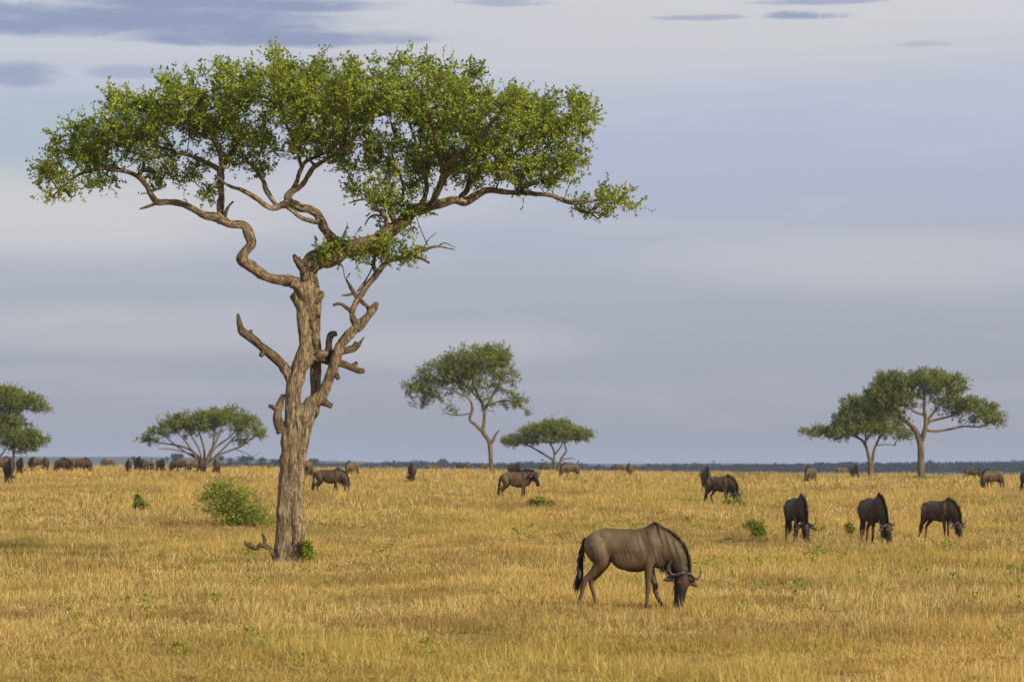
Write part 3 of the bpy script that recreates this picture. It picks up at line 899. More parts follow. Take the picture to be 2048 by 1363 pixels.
# thin bare twigs
for lp in ([(876, 494, 1.6, -.2), (890, 487, 1.2, -.2), (912, 497, .6, -.2)], [(845, 500, 1.4, -.2), (858, 480, 1, -.2), (874, 466, .6, -.2)], [(856, 492, 1.2, -.2), (842, 460, 1, -.2), (832, 432, .7, 0)], [(700, 545, 1.3, .1), (690, 556, 1, .1), (686, 535, .8, .1)], [(745, 535, 1.6, -.1), (735, 555, 1.4, -.1), (715, 583, 1.2, -.2)], [(735, 556, 1.2, -.1), (722, 578, 1, -.1), (700, 592, .8, -.2)]):
    w, r = limb_world(lp, D0); pw = catmull(np.hstack([w, r[:, None]]), 5)
    V, Qf, T = tube(pw[:, :3] - org, np.maximum(pw[:, 3], .006), 5, .1)
    obj('bare_twig', mesh('bare_twig', V, [Qf, T], M_twig, True, grain=V), big)
lobes = [(200, 285, 100, 72, 0, 1.8, 1.1), (200, 340, 95, 50, -.3, 1.3, .9), (120, 372, 66, 56, -.6, .9), (335, 345, 90, 46, .2, 1.3, .8), (940, 348, 100, 44, .2, 1.6, .9), (1060, 352, 96, 42, .4, 1.4, .9), (830, 340, 90, 60, .2, 1.6, .9), (300, 225, 90, 60, .2, 2.0), (150, 320, 84, 64, -.5, 1.4), (135, 385, 48, 40, -.8, .8, .8), (190, 365, 70, 35, -.6, .8, .5), (260, 260, 110, 82, 0, 2.3), (330, 320, 95, 50, .3, 1.6, .8), (400, 215, 120, 82, 0, 3.1), (540, 180, 125, 70, 0, 3.6),
         (500, 275, 110, 70, .5, 2.8, .8), (640, 225, 120, 95, 0, 3.9), (600, 305, 90, 45, -.5, 2.2, .7), (760, 205, 115, 82, 0, 3.9), (740, 305, 95, 60, .3, 2.8, .85),
         (770, 392, 95, 56, -.3, 1.4, 1.3), (890, 200, 115, 86, 0, 3.7), (900, 300, 115, 66, .5, 2.8, 1.1), (1015, 238, 118, 80, 0, 3.3, 1.1), (1010, 322, 115, 58, .3, 2.3, 1.1),
         (1115, 250, 98, 82, .3, 2.5, 1.1), (1105, 335, 100, 54, .5, 1.7, 1.2), (1195, 388, 78, 46, .8, 1.0, 1.3), (1190, 424, 52, 28, .9, .5, 1.2), (1070, 365, 60, 24, .6, .8, .6),
         (555, 122, 34, 44, -.3, .4, 1.6), (700, 130, 44, 26, .3, .4, 1.2), (855, 130, 30, 28, .2, .6, 1.2), (950, 140, 40, 22, .2, .6, 1.2), (450, 138, 40, 26, .1, .7, 1.2), (1150, 200, 40, 30, .2, .8), (800, 130, 30, 20, 0, .6), (640, 135, 40, 20, 0, .7),
         (1246, 400, 66, 44, .9, .8, 1.3), (115, 335, 44, 50, -.5, .8), (230, 205, 50, 34, .2, 1.2), (345, 172, 50, 28, .2, 1.2), (705, 492, 70, 50, -.35, .5, 3.0), (775, 482, 75, 56, -.35, .5, 3.0), (830, 502, 60, 46, -.35, .5, 2.4), (648, 498, 50, 36, -.35, .3, 3.0), (800, 440, 70, 44, -.2, .6, 1.6), (430, 388, 34, 34, -.4, .5, 1.1), (340, 365, 46, 26, .2, .7, .8), (820, 425, 60, 22, -.1, .5, 1.2), (530, 345, 50, 30, 0, .9, .8), (690, 340, 60, 40, .2, 1.2, .8), (430, 318, 90, 30, .6, 1.6, .5)]
tips = lobes_tips(lobes, D0, 7.6, gt, org, thin=.345, inset=19)
print('big tree tips', len(tips))
finish_tree(big, tips, np.vstack(nodes)[::2], gt, D0, .0082, .055, 10, 14, .33, .064, .62, M_leaf, M_twig, org)


# ---------------------------------------------------------- trees further out
def far_tree(name, label, px, d, limbs, lobes, n_per, seed, sprigs=6, leaves=7, leaf=.16, mat=None, hang=0.0, sl=.55, r0=.016, thick=.68):
    g = np.random.default_rng(seed)
    o3 = G(px, d); o3[2] -= .05
    root = thing(name, label, 'tree', o3)
    nodes = []
    acc = Acc()
    for k, lp in enumerate(limbs):
        w, r = limb_world(lp, d)
        r = r * thick
        if lp[0][1] > 925: w[0, 2] = min(w[0, 2], o3[2] - .1)
        pw = catmull(np.hstack([w, r[:, None]]), 6)
        V, Qf, T = tube(pw[:, :3] - o3, np.maximum(pw[:, 3], .02), 10, .12, phase=k * 3.1)
        nodes.append(pw[2:, :3])
        obj('trunk' if k == 0 else 'limb', mesh('trunk' if k == 0 else 'limb', V, [Qf, T], M_bark_far, True, grain=tube_grain(pw[:, :3], pw[:, 3], 10, k)), root)
    tips = lobes_tips(lobes, d, n_per, g, o3, top_bias=.06)
    finish_tree(root, tips, np.vstack(nodes), g, d, r0, .16, sprigs, leaves, sl, leaf, .55, mat or M_leaf_far, M_bark_far, o3, seglen=.9, hang=hang)
    return root


far_tree('acacia_tree', 'tall acacia with lopsided open crown, left of the small flat-topped tree', 982, 272, [
    [(984, 958, 8), (982, 925, 6.5), (980, 890, 6.5), (975, 876, 6), (966, 862, 6), (969, 835, 5, .3), (966, 810, 4.5, .5), (955, 790, 4, .8), (945, 760, 3, 1), (940, 725, 2, 1)],
    [(968, 865, 5), (952, 850, 4.5, -.2), (940, 838, 4, -.4), (945, 815, 4, -.6), (935, 795, 3, -1), (900, 780, 2, -1.4), (860, 770, 1.5, -1.6)],
    [(968, 820, 4, .4), (985, 790, 3.5, .8), (1000, 760, 2.5, 1.2), (1005, 720, 2, 1.4)],
    [(978, 892, 5, 0), (986, 880, 4.6, -.1), (992, 868, 3.4, -.2), (999, 860, 1.6, -.2)],
    [(958, 798, 3, .7), (920, 760, 2.5, .3), (880, 740, 2, 0)],
    [(972, 812, 3, .4), (1010, 800, 2.4, .2), (1045, 810, 1.6, 0)],
    [(944, 826, 2.4, -.5), (915, 830, 2, -.8), (890, 826, 1.4, -1)]],
    [(950, 725, 65, 34, 0, 3.6), (985, 715, 42, 28, .5, 2.6), (895, 745, 60, 30, 0, 3.2), (850, 775, 45, 24, -.3, 2.4), (1005, 755, 42, 34, .6, 2.4, .6), (930, 770, 60, 24, 0, 2.4, .6), (1025, 800, 40, 24, .3, 1.6, .6), (840, 800, 30, 16, -.4, 1.4, .7), (905, 818, 34, 10, -.7, .9, .7), (870, 800, 40, 14, -.4, 1.2, .5), (960, 800, 40, 18, 0, 1.4, .35), (1045, 822, 20, 12, 0, .8, .7)],
    3.2, 31, hang=.1, leaf=.16)
far_tree('acacia_tree', 'small flat-topped acacia with low spreading forked stems in mid plain', 1108, 335, [
    [(1112, 948, 8), (1110, 932, 6.5), (1106, 920, 5), (1095, 912, 4, .2), (1075, 900, 3.4, .5), (1055, 890, 2.6, .8), (1030, 882, 1.8, 1)],
    [(1113, 930, 5), (1122, 918, 4, -.3), (1132, 902, 3.2, -.6), (1130, 886, 2.6, -.8), (1150, 872, 1.8, -1.2)],
    [(1108, 922, 4), (1108, 902, 3.2, .4), (1100, 886, 2.6, .8), (1085, 870, 1.8, 1.2)],
    [(1110, 908, 3, .3), (1124, 888, 2.4, .6), (1120, 868, 1.8, .9)],
    [(1122, 918, 2.4, -.3), (1140, 916, 2, -.5), (1152, 918, 1.2, -.6)]],
    [(1040, 880, 42, 10, 0, 2.6), (1075, 862, 36, 13, 0, 3), (1112, 855, 36, 14, 0, 3.2), (1145, 866, 38, 13, 0, 2.8), (1165, 874, 22, 9, 0, 1.8), (1020, 884, 24, 8, 0, 1.6), (1100, 878, 60, 9, 0, 2.6, .7)],
    5.5, 32, leaf=.17, thick=.55)
far_tree('acacia_tree', 'broad low acacia with many fanning stems, wildebeest standing beneath it', 408, 335, [
    [(405, 948, 8), (404, 930, 7.5), (398, 915, 5), (385, 902, 4, .3), (365, 893, 3.4, .6), (340, 888, 2.6, .9), (310, 884, 2, 1.1)],
    [(412, 948, 7), (414, 925, 5.5, -.2), (420, 905, 4.5, -.4), (432, 885, 3.6, -.7), (445, 860, 2.4, -1)],
    [(400, 935, 5), (392, 912, 4, -.4), (378, 890, 3.4, -.8), (362, 868, 2.6, -1.2), (345, 850, 1.8, -1.4)],
    [(408, 928, 5), (408, 905, 4, .4), (402, 880, 3.2, .8), (392, 855, 2.4, 1.2)],
    [(418, 930, 4.5), (435, 912, 3.8, .3), (460, 900, 3.2, .6), (485, 890, 2.4, .8), (505, 872, 1.6, 1)],
    [(415, 920, 4), (430, 895, 3.4, .6), (455, 875, 2.6, 1.2), (475, 855, 1.8, 1.6)],
    [(404, 915, 3.4), (375, 905, 3, -.3), (345, 898, 2.4, -.6), (320, 897, 1.5, -.8)],
    [(408, 930, 4), (400, 900, 3.4, -.6), (385, 872, 2.6, -1), (375, 850, 1.8, -1.2)],
    [(414, 928, 4), (424, 898, 3.2, .2), (428, 868, 2.4, .4), (432, 845, 1.6, .6)],
    [(416, 925, 4), (446, 898, 3.2, -.4), (472, 872, 2.4, -.8), (490, 850, 1.6, -1)],
    [(396, 918, 3.4), (362, 898, 2.8, .5), (335, 878, 2, .9), (318, 862, 1.4, 1)],
    [(470, 898, 2, .6), (490, 905, 1.6, .6), (505, 912, 1.2, .6), (520, 903, .8, .6)]],
    [(400, 842, 52, 22, 0, 3.4), (450, 836, 44, 22, 0, 3.2), (350, 848, 40, 22, 0, 2.8, .8), (490, 850, 34, 20, 0, 2.4), (315, 868, 30, 14, 0, 2, .8), (285, 880, 22, 9, 0, 1.6), (512, 868, 22, 12, 0, 1.6), (430, 862, 60, 12, 0, 2.2, .3), (525, 865, 10, 8, 0, .8), (484, 880, 30, 12, .4, 1.4, .6), (370, 866, 36, 10, 0, 1.8, .2)],
    3.0, 33, leaf=.20, sprigs=6, thick=.55)
far_tree('acacia_tree', 'acacia with two stacked crown tiers cut off by the left photo edge', -12, 320, [
    [(-14, 950, 9), (-13, 915, 8), (-12, 880, 7), (-10, 850, 6), (-8, 815, 5), (-4, 795, 3)],
    [(-10, 850, 4), (15, 828, 3.4, .3), (45, 818, 2.4, .5), (75, 816, 1.6, .5)],
    [(26, 945, 4, .8), (25, 915, 3.6, .8), (23, 890, 3, .8), (22, 865, 2.4, .8)],
    [(-12, 890, 4), (-30, 860, 3, -.3), (-55, 835, 2, -.5)],
    [(24, 895, 2.6, .8), (45, 878, 2, .7), (70, 872, 1.4, .7)],
    [(-8, 918, 3, .2), (5, 905, 2.4, .4), (14, 890, 1.6, .6)]],
    [(0, 800, 66, 24, 0, 3.2), (45, 805, 44, 20, 0, 2.6), (78, 818, 26, 10, 0, 1.6), (20, 868, 55, 24, .5, 3.0), (50, 878, 42, 20, .5, 2.4), (78, 882, 22, 12, .5, 1.4), (-60, 820, 50, 26, 0, 3), (10, 785, 34, 14, 0, 2.4), (35, 895, 36, 12, .6, 1.4, .7), (-10, 838, 52, 20, .2, 2.4), (18, 842, 34, 12, .3, 1.8, .7)],
    4.6, 34, leaf=.18, thick=.6)
far_tree('acacia_tree', 'shorter forked acacia partly behind the larger tree beside it', 1740, 298, [
    [(1741, 956, 9), (1740, 925, 7), (1736, 905, 5), (1731, 890, 4.6), (1722, 878, 4, .2), (1705, 870, 3, .5), (1680, 864, 2.2, .8), (1645, 866, 1.6, 1)],
    [(1743, 930, 6), (1747, 910, 4.6, .2), (1752, 892, 4, .4), (1762, 872, 3.2, .6), (1775, 858, 2.2, .8)],
    [(1731, 890, 3.4), (1730, 865, 3, -.4), (1722, 840, 2.4, -.8), (1710, 815, 1.8, -1)],
    [(1733, 880, 3), (1745, 860, 2.4, -.4), (1750, 835, 1.8, -.8)],
    [(1752, 890, 2, .4), (1775, 888, 1.6, .4), (1790, 890, 1, .4)]],
    [(1665, 864, 60, 11, 0, 3), (1620, 862, 22, 7, 0, 1.6), (1715, 852, 50, 18, 0, 3.2), (1760, 858, 46, 16, 0, 2.8), (1715, 815, 42, 26, -.2, 2.8), (1760, 815, 46, 28, -.2, 3), (1690, 838, 26, 16, 0, 2), (1800, 868, 26, 14, .2, 1.6), (1690, 874, 40, 6, .2, 1.4, .7)],
    4.6, 35, leaf=.17, thick=.62)
far_tree('acacia_tree', 'largest right-hand acacia with straight pale trunk and wide two-winged crown', 1842, 280, [
    [(1843, 966, 11), (1842, 930, 9.5), (1841, 895, 8.5), (1839, 878, 8.5), (1832, 862, 7), (1822, 850, 5.5, .2), (1808, 838, 4.5, .5), (1795, 820, 3, .8), (1780, 795, 2, 1)],
    [(1843, 880, 7), (1848, 862, 6, -.3), (1850, 840, 5, -.5), (1846, 815, 4, -.8), (1846, 785, 3, -1), (1838, 765, 2, -1.2)],
    [(1850, 845, 4.5, -.4), (1866, 825, 4, -.2), (1880, 808, 3.2, 0), (1900, 795, 2.2, .2)],
    [(1848, 858, 4, -.2), (1870, 862, 3.2, .4), (1900, 858, 3, .7), (1930, 852, 2.6, .9), (1965, 852, 2, 1), (1990, 842, 1.4, 1)],
    [(1849, 830, 3.6, -.5), (1825, 822, 3, -.9), (1805, 805, 2, -1.2)],
    [(1850, 852, 4, -.4), (1862, 842, 3.2, -.1), (1900, 832, 2.4, .4), (1925, 822, 1.6, .7)]],
    [(1790, 765, 46, 22, 0, 3.4), (1850, 762, 50, 22, 0, 3.8), (1905, 770, 34, 20, 0, 3), (1765, 795, 44, 26, 0, 3.2), (1800, 800, 50, 24, -.5, 3, .8), (1925, 808, 48, 18, .3, 3), (1970, 828, 40, 20, .5, 2.4), (1995, 845, 18, 11, .5, 1.2), (1870, 792, 50, 14, 0, 2.6, .5), (1900, 825, 28, 14, .3, 1.4, .6), (1785, 835, 40, 18, .2, 2, .8), (1935, 842, 50, 8, .6, 1.2, .45)],
    4.0, 36, leaf=.17, thick=.75)


# ------------------------------------------------------------------ distant woodland and lone trees on the skyline
m, N = material('distant_foliage')
finish(N, principled(N, N.ramp(attr(N, 'tint'), [(0, (.010, .014, .008)), (1, (.032, .038, .016))]), 1.0, spec=0.0))
M_wood = m


def clump(c, r, g, n=26):
    """an uneven tuft of foliage: leaves scattered through a flattened volume"""
    q = g.standard_normal((n, 3)); q /= np.linalg.norm(q, axis=1)[:, None]
    q *= (g.random(n) ** .35)[:, None]
    return np.asarray(c) + q * np.asarray(r)


gw = np.random.default_rng(77)
pts = []; siz = []
nw = 2600
wx = gw.random(nw) * 1500 - 750
wy = 1780 + gw.random(nw) * 300
wpx = wx / wy * F + 1024
dens = .5 + .5 * np.sin(wx * .047 + 3 * np.sin(wx * .013)) + .25 * gw.standard_normal(nw)
hgt = np.interp(wpx, [0, 420, 470, 950, 1150, 1230, 1330, 1500, 1700, 2100], [1.2, 1.4, 5.0, 5.6, 5.0, 2.6, 3.2, 4.6, 6.0, 6.4])
keep = ~((wpx < 430) & (gw.random(nw) > .35))
for x, y, k, hh in zip(wx[keep], wy[keep], dens[keep], hgt[keep]):
    h = hh - .6 + (2.4 * np.clip(k, 0, 1.2) * gw.random() ** 1.1 + .5 * gw.random()) * (hh > 2)
    rx = 2.6 + 3.2 * gw.random()
    p = clump((x, y, -3 + h * .5), (rx, rx, h * .5), gw, 90)
    pts.append(p); siz.append(np.full(len(p), 1.15))
pp = np.vstack(pts); ss = np.concatenate(siz)
V, Qf, t = leaf_cloud(pp, gw.standard_normal((len(pp), 3)), 1.35, gw, .9)
o = obj('distant_woodland', mesh('distant_woodland', V, Qf, M_wood, False, {'tint': t}), kind='stuff')
o['label'] = 'dark blue-grey belt of woodland along the horizon'; o['category'] = 'woodland'


def skyline_tree(px, ytop, wpx, d, label, flat=True, seed=0):
    g = np.random.default_rng(500 + seed)
    b = G(px, d); s = d / F
    top = CAMZ + (YH - ytop) * s
    h = top - b[2]
    root = thing('skyline_tree', label, 'tree', b, group='small trees on the skyline')
    w = wpx * s * .5
    acc = Acc()
    acc.add(*tube(np.array([[0, 0, -.3], [.05 * w, 0, h * .35], [0, 0, h * .62]]), [w * .10, w * .07, w * .05], 6))
    for k in range(5):
        a = k * 1.26 + g.random()
        acc.add(*tube(np.array([[0, 0, h * .5], [math.cos(a) * w * .35, math.sin(a) * w * .35, h * .68], [math.cos(a) * w * .7, math.sin(a) * w * .7, h * .82]]), [w * .05, w * .035, w * .02], 5))
    V, f, _ = acc.get()
    obj('trunk', mesh('trunk', V, f, M_wood_bark, True), root)
    pl = []
    for k in range(9):
        a = g.random() * 6.28; r = w * .7 * math.sqrt(g.random())
        pl.append(clump((math.cos(a) * r, math.sin(a) * r, h * (.84 if flat else .72) + g.random() * h * .06), (w * .42, w * .42, h * (.13 if flat else .24)), g, 70))
    pl = np.vstack(pl)
    V, Qf, t = leaf_cloud(pl, g.standard_normal((len(pl), 3)), w * .2, g, .7)
    obj('crown', mesh('crown', V, Qf, M_wood, False, {'tint': t}), root, kind='stuff')


m, N = material('distant_bark')
finish(N, principled(N, (.09, .07, .05, 1), 1.0, spec=0))
M_wood_bark = m
for k, (px, yt, wp, d, lb, fl) in enumerate([
    (354, 907, 26, 1500, 'flat-topped tree silhouette on the skyline left of the broad acacia stems', True),
    (265, 911, 11, 1700, 'tiny flat tree on the skyline above the left wildebeest cluster', True),
    (333, 913, 9, 1800, 'tiny tree just left of the flat-topped skyline silhouette', True),
    (441, 911, 16, 1500, 'small skyline tree just right of the broad acacia stems', True),
    (459, 914, 14, 1550, 'second small skyline tree right of the broad acacia', False),
    (492, 912, 34, 1450, 'wide flat skyline tree between broad acacia and the big trunk', True),
    (525, 914, 16, 1550, 'small skyline tree right of the wide flat one, near the big trunk', True),
    (552, 917, 26, 1500, 'dark bushy skyline tree touching the big trunk from the left', False),
    (632, 915, 20, 1700, 'skyline tree just right of the big trunk', False),
    (1160, 926, 10, 1700, 'small skyline tree right of the little flat-topped acacia', False),
    (1195, 928, 15, 1700, 'rounded skyline tree right of the brown grazing wildebeest in mid plain', False),
    (1297, 926, 10, 1500, 'lone thin skyline tree in the bare gap right of centre', True),
    (885, 916, 20, 1800, 'bushy skyline tree left of the tall lopsided acacia', False),
    (1067, 925, 18, 1800, 'bushy skyline tree above the standing wildebeest', False),
    (1640, 923, 22, 1800, 'taller bushy skyline tree above the left-turned grazing wildebeest', False),
    (1700, 922, 22, 1800, 'bushy skyline tree just left of the forked acacia trunk', False),
    (1858, 919, 14, 1800, 'skyline tree touching the pale straight trunk on its right', False)]):
    skyline_tree(px, yt, wp, d, lb, fl, k)


# ------------------------------------------------------------------ wildebeest
def fur_mat():
    m, N = material('wildebeest_coat')
    c = attr(N, 'coat', 'GEOMETRY', 'Color')
    oi = N.n('ShaderNodeObjectInfo')
    t = N.n('ShaderNodeTexCoord').outputs['Object']
    mp = N.n('ShaderNodeMapping'); N.l(t, mp.inputs[0]); mp.inputs['Scale'].default_value = (60, 60, 22)
    f = N.noise(mp.outputs[0], 1.0, 4, .7)
    k = N.ramp(f, [(.25, (.72, .72, .72)), (.75, (1.28, 1.26, 1.22))])
    c = N.mix(1.0, c, k, 'MULTIPLY')
    c = N.mix(1.0, c, oi.outputs['Color'], 'MULTIPLY')
    finish(N, principled(N, c, .62, f, .35, .01, .35))
    return m


M_fur = fur_mat()
m, N = material('black_hair')
finish(N, principled(N, N.ramp(attr(N, 'tint'), [(0, (.010, .008, .007)), (.8, (.035, .027, .020)), (1, (.09, .07, .05))]), .5, spec=.4))
M_hair = m
m, N = material('horn')
finish(N, principled(N, N.ramp(N.noise(N.n('ShaderNodeTexCoord').outputs['Object'], 14, 3), [(.3, (.020, .016, .014)), (.7, (.06, .048, .038))]), .42, spec=.4))
M_horn = m
m, N = material('eye')
finish(N, principled(N, (.012, .008, .006, 1), .15, spec=.6))
M_eye = m
m, N = material('ear_hide')
finish(N, principled(N, N.ramp(attr(N, 'tint'), [(0, (.05, .036, .026)), (.75, (.10, .075, .055)), (1, (.30, .25, .19))]), .8))
M_ear = m


def bez(p0, p1, p2, p3, t):
    t = np.asarray(t)[:, None]
    return (1 - t) ** 3 * p0 + 3 * (1 - t) ** 2 * t * p1 + 3 * (1 - t) * t ** 2 * p2 + t ** 3 * p3


def loft(rings):
    n = len(rings); k = len(rings[0])
    V = np.vstack(rings)
    i = np.arange(n - 1)[:, None] * k; j = np.arange(k)[None]; j2 = (j + 1) % k
    Qf = np.stack([i + j, i + j2, i + k + j2, i + k + j], -1).reshape(-1, 4)
    V = np.vstack([V, rings[0].mean(0), rings[-1].mean(0)])
    jj = np.arange(k); k2 = (jj + 1) % k
    T = np.vstack([np.stack([np.full(k, n * k), k2, jj], -1), np.stack([np.full(k, n * k + 1), (n - 1) * k + jj, (n - 1) * k + k2], -1)])
    return V, Qf, T


TH = np.linspace(0, 2 * np.pi, 24, endpoint=False)


def hair(roots, dirs, length, width, g, droop=.5, segs=3):
    """ribbons of hair with a fall"""
    n = len(roots)
    dv = dirs / np.linalg.norm(dirs, axis=1)[:, None]
    sd = np.cross(dv, g.standard_normal((n, 3))); sd /= np.linalg.norm(sd, axis=1)[:, None]
    p = roots.copy(); V = []
    L = length[:, None] if np.ndim(length) else length
    for k in range(segs + 1):
        u = k / segs
        w = width * (1 - u) ** .6 + width * .12
        V += [p - sd * w * .5, p + sd * w * .5]
        dv = dv + np.array([0, 0, -droop / segs]); dv /= np.linalg.norm(dv, axis=1)[:, None]
        p = p + dv * L / segs
    V = np.stack(V, 1).reshape(-1, 3)
    b = np.arange(n)[:, None] * (2 * segs + 2)
    Qf = np.concatenate([np.concatenate([b, b + 1, b + 3, b + 2], 1) + 2 * k for k in range(segs)])
    return V, Qf, np.repeat(g.random(n), 2 * segs + 2)


def build_pose(key, poll, p1, p2, hdir, yaw, roll, legs, seed, upright=.0, tail_swing=0.0):
    """one set of meshes for a pose. +X is forward, +Y the animal's left, feet at z = 0"""
    g = np.random.default_rng(seed)
    acc = Acc()
    # trunk
    secs = [(-.575, 1.09, .96, .06), (-.55, 1.145, .88, .12), (-.49, 1.19, .80, .17), (-.40, 1.243, .75, .205), (-.28, 1.272, .735, .222), (-.14, 1.276, .735, .236), (0, 1.272, .66, .258),
            (.12, 1.272, .59, .268), (.25, 1.28, .585, .258), (.36, 1.30, .61, .235), (.46, 1.345, .65, .205), (.55, 1.378, .66, .18), (.63, 1.345, .67, .155), (.70, 1.26, .70, .125), (.745, 1.17, .78, .08)]
    rings = []
    for (x, zt, zb, w) in secs:
        zc, hh = (zt + zb) / 2, (zt - zb) / 2
        c, s = np.cos(TH), np.sin(TH)
        hump = np.clip((x - .2) / .35, 0, 1)
        wy = w * (1 - (.22 + .34 * hump) * np.clip(s, 0, 1) ** 1.5) * (1 - .10 * np.clip(-s, 0, 1) ** 2)
        rings.append(np.stack([np.full(24, x), c * wy, zc + s * hh], -1))
    acc.add(*loft(rings))
    # muscles
    for sg in (-1, 1):
        acc.add(*ellipsoid((-.37, sg * .115, .98), (.17, .115, .25)))
        acc.add(*ellipsoid((.47, sg * .118, .95), (.125, .098, .29)))
        acc.add(*ellipsoid((-.24, sg * .155, 1.17), (.10, .045, .07), 10, 8))
        acc.add(*ellipsoid((.10, sg * .15, .83), (.24, .12, .21)))
    acc.add(*ellipsoid((.60, 0, .80), (.13, .12, .16)))
    # neck
    P0_, P1_, P2_, P3_ = np.array([.44, 0, 1.06]), np.array(p1, float), np.array(p2, float), np.array(poll, float)
    ts = np.linspace(0, 1, 9)
    path = bez(P0_, P1_, P2_, P3_, ts)
    tg = np.gradient(path, axis=0); tg /= np.linalg.norm(tg, axis=1)[:, None]
    a_ = np.interp(ts, [0, .25, .5, .75, 1], [.29, .265, .205, .15, .105])
    b_ = np.interp(ts, [0, .25, .5, .75, 1], [.165, .14, .108, .088, .08])
    up = np.cross(tg, np.array([0, 1.0, 0])); up *= -1
    up = np.where((up[:, 2:3] * 1.0 + up[:, 0:1] * .6) < 0, -up, up)
    up /= np.linalg.norm(up, axis=1)[:, None]
    lat = np.cross(up, tg); lat /= np.linalg.norm(lat, axis=1)[:, None]
    rings = []
    for k in range(9):
        s = np.sin(TH)[:, None]; c = np.cos(TH)[:, None]
        wy = b_[k] * (1 - .38 * np.clip(s, 0, 1) ** 1.4)
        rings.append(path[k] + lat[k] * c * wy + up[k] * s * a_[k])
    acc.add(*loft(rings))
    # head frame: h runs poll to muzzle, n out of the forehead, l to the animal's left
    h = np.array(hdir, float); h /= np.linalg.norm(h)
    n0 = np.array([math.cos(yaw), -math.sin(yaw), 0.25]); n0 -= h * np.dot(n0, h); n0 /= np.linalg.norm(n0)
    l0 = np.cross(n0, h); l0 = -l0 if l0[1] < 0 and abs(yaw) < 1.4 else l0
    if np.dot(l0, [math.sin(yaw), math.cos(yaw), 0]) < 0: l0 = -l0
    hp = P3_
    KH = 1.17
    def Hd(s, n, l): return hp + (h * s + n0 * n + l0 * l) * KH
    rings = []
    for (s, off, a, b) in [(-.075, -.03, .05, .05), (-.03, -.015, .095, .085), (.05, .0, .112, .10), (.13, .004, .112, .102), (.20, .004, .100, .090), (.28, .008, .086, .076), (.36, .012, .078, .070), (.43, .012, .076, .078), (.48, .0, .068, .078), (.515, -.012, .045, .058), (.53, -.02, .02, .03)]:
        c = np.cos(TH)[:, None]; sn = np.sin(TH)[:, None]
        rings.append(Hd(s, off, 0) + (l0 * c * b * (1 - .15 * np.clip(sn, 0, 1)) + n0 * sn * a) * KH)
    acc.add(*loft(rings))
    for sg in (-1, 1):
        acc.add(*ellipsoid(Hd(.12, .055, sg * .078), (.035, .035, .035), 10, 8))
        acc.add(*ellipsoid(Hd(.465, .035, sg * .05), (.032, .032, .032), 10, 8))
    acc.add(*ellipsoid(Hd(-.005, .06, 0), (.06, .06, .05), 10, 8))
    # legs: (front L, front R, hind L, hind R) each a shift of knee and hoof along x
    hooves = []
    for q, (kx, fx, lift) in enumerate(legs):
        sg = 1 if q % 2 == 0 else -1
        if q < 2:
            pts = [(.45, sg * .10, 1.0, .115), (.45, sg * .115, .80, .092), (.445 + kx * .2, sg * .115, .66, .070), (.44 + kx * .6, sg * .11, .50, .052), (.44 + kx, sg * .108, .36, .046), (.435 + kx, sg * .108, .31, .040),
                   (.43 + kx + (fx - kx) * .4, sg * .105, .20, .031), (.43 + fx, sg * .105, .10 + lift, .030), (.44 + fx, sg * .105, .055 + lift, .038), (.455 + fx, sg * .105, .0 + lift, .045)]
        else:
            pts = [(-.36, sg * .115, 1.03, .165), (-.32, sg * .13, .86, .150), (-.31 + kx * .3, sg * .135, .74, .118), (-.38 + kx * .6, sg * .128, .63, .082), (-.47 + kx * .9, sg * .122, .54, .058), (-.545 + kx, sg * .12, .475, .050),
                   (-.565 + kx, sg * .12, .40, .040), (-.575 + kx + (fx - kx) * .5, sg * .118, .25, .032), (-.59 + fx, sg * .117, .11 + lift, .031), (-.58 + fx, sg * .117, .055 + lift, .039), (-.565 + fx, sg * .117, .0 + lift, .046)]
        pw = catmull(np.array(pts), 4)
        acc.add(*tube(pw[:, :3], pw[:, 3], 12))
        hooves.append(pts[-1][:3])
    body, co, no = remesh('body_' + key, acc, .0155, 3, .5)
    # muscle and skin folds
    fz = co * np.array([1, .25, .16]) + .30 * (co[:, 2:3] * np.array([1.0, 0, 0]))
    amt = np.clip((co[:, 0] - .05) / .4, 0, 1) * np.clip((co[:, 2] - .6) / .2, 0, 1)
    rib = np.clip(1 - np.abs(co[:, 0] - .12) / .25, 0, 1) * np.clip((co[:, 2] - .7) / .15, 0, 1) * np.clip((1.2 - co[:, 2]) / .15, 0, 1)
    dsp = (vnoise(fz, 22, 5) - .5) * .022 * amt + (vnoise(co, 5.5, 12) - .5) * .030 * np.clip((co[:, 2] - .45) / .2, 0, 1) \
        + (.0022) * np.sin((co[:, 0] + .35 * co[:, 2]) * 95) * rib
    co = co + no * dsp[:, None]
    body.vertices.foreach_set('co', co.astype(np.float32).ravel()); body.update()
    # coat colour from anatomy
    x, y, z = co[:, 0], co[:, 1], co[:, 2]
    rel = co - hp
    hs, hn, hl = rel @ h / KH, rel @ n0 / KH, rel @ l0 / KH
    base = np.array([.215, .160, .108])
    col = np.tile(base, (len(co), 1))
    def blend(c, w):
        nonlocal col
        w = np.clip(w, 0, 1)[:, None]
        col = col * (1 - w) + np.asarray(c) * w
    sm = lambda v, lo, hi: np.clip((v - lo) / (hi - lo), 0, 1) ** 2 * (3 - 2 * np.clip((v - lo) / (hi - lo), 0, 1))
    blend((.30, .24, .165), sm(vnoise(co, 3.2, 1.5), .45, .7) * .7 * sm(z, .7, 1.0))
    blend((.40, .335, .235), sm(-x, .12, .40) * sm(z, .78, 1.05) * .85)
    blend((.115, .074, .045), sm(vnoise(co, 2.3, 8.5), .36, .58) * .92 * sm(-np.abs(x + .02), -.34, -.05) * sm(1.2 - z, 0, .2))
    blend((.155, .085, .045), sm(-z, -.78, -.52) * .8 * (hs < -.05))          # reddish legs
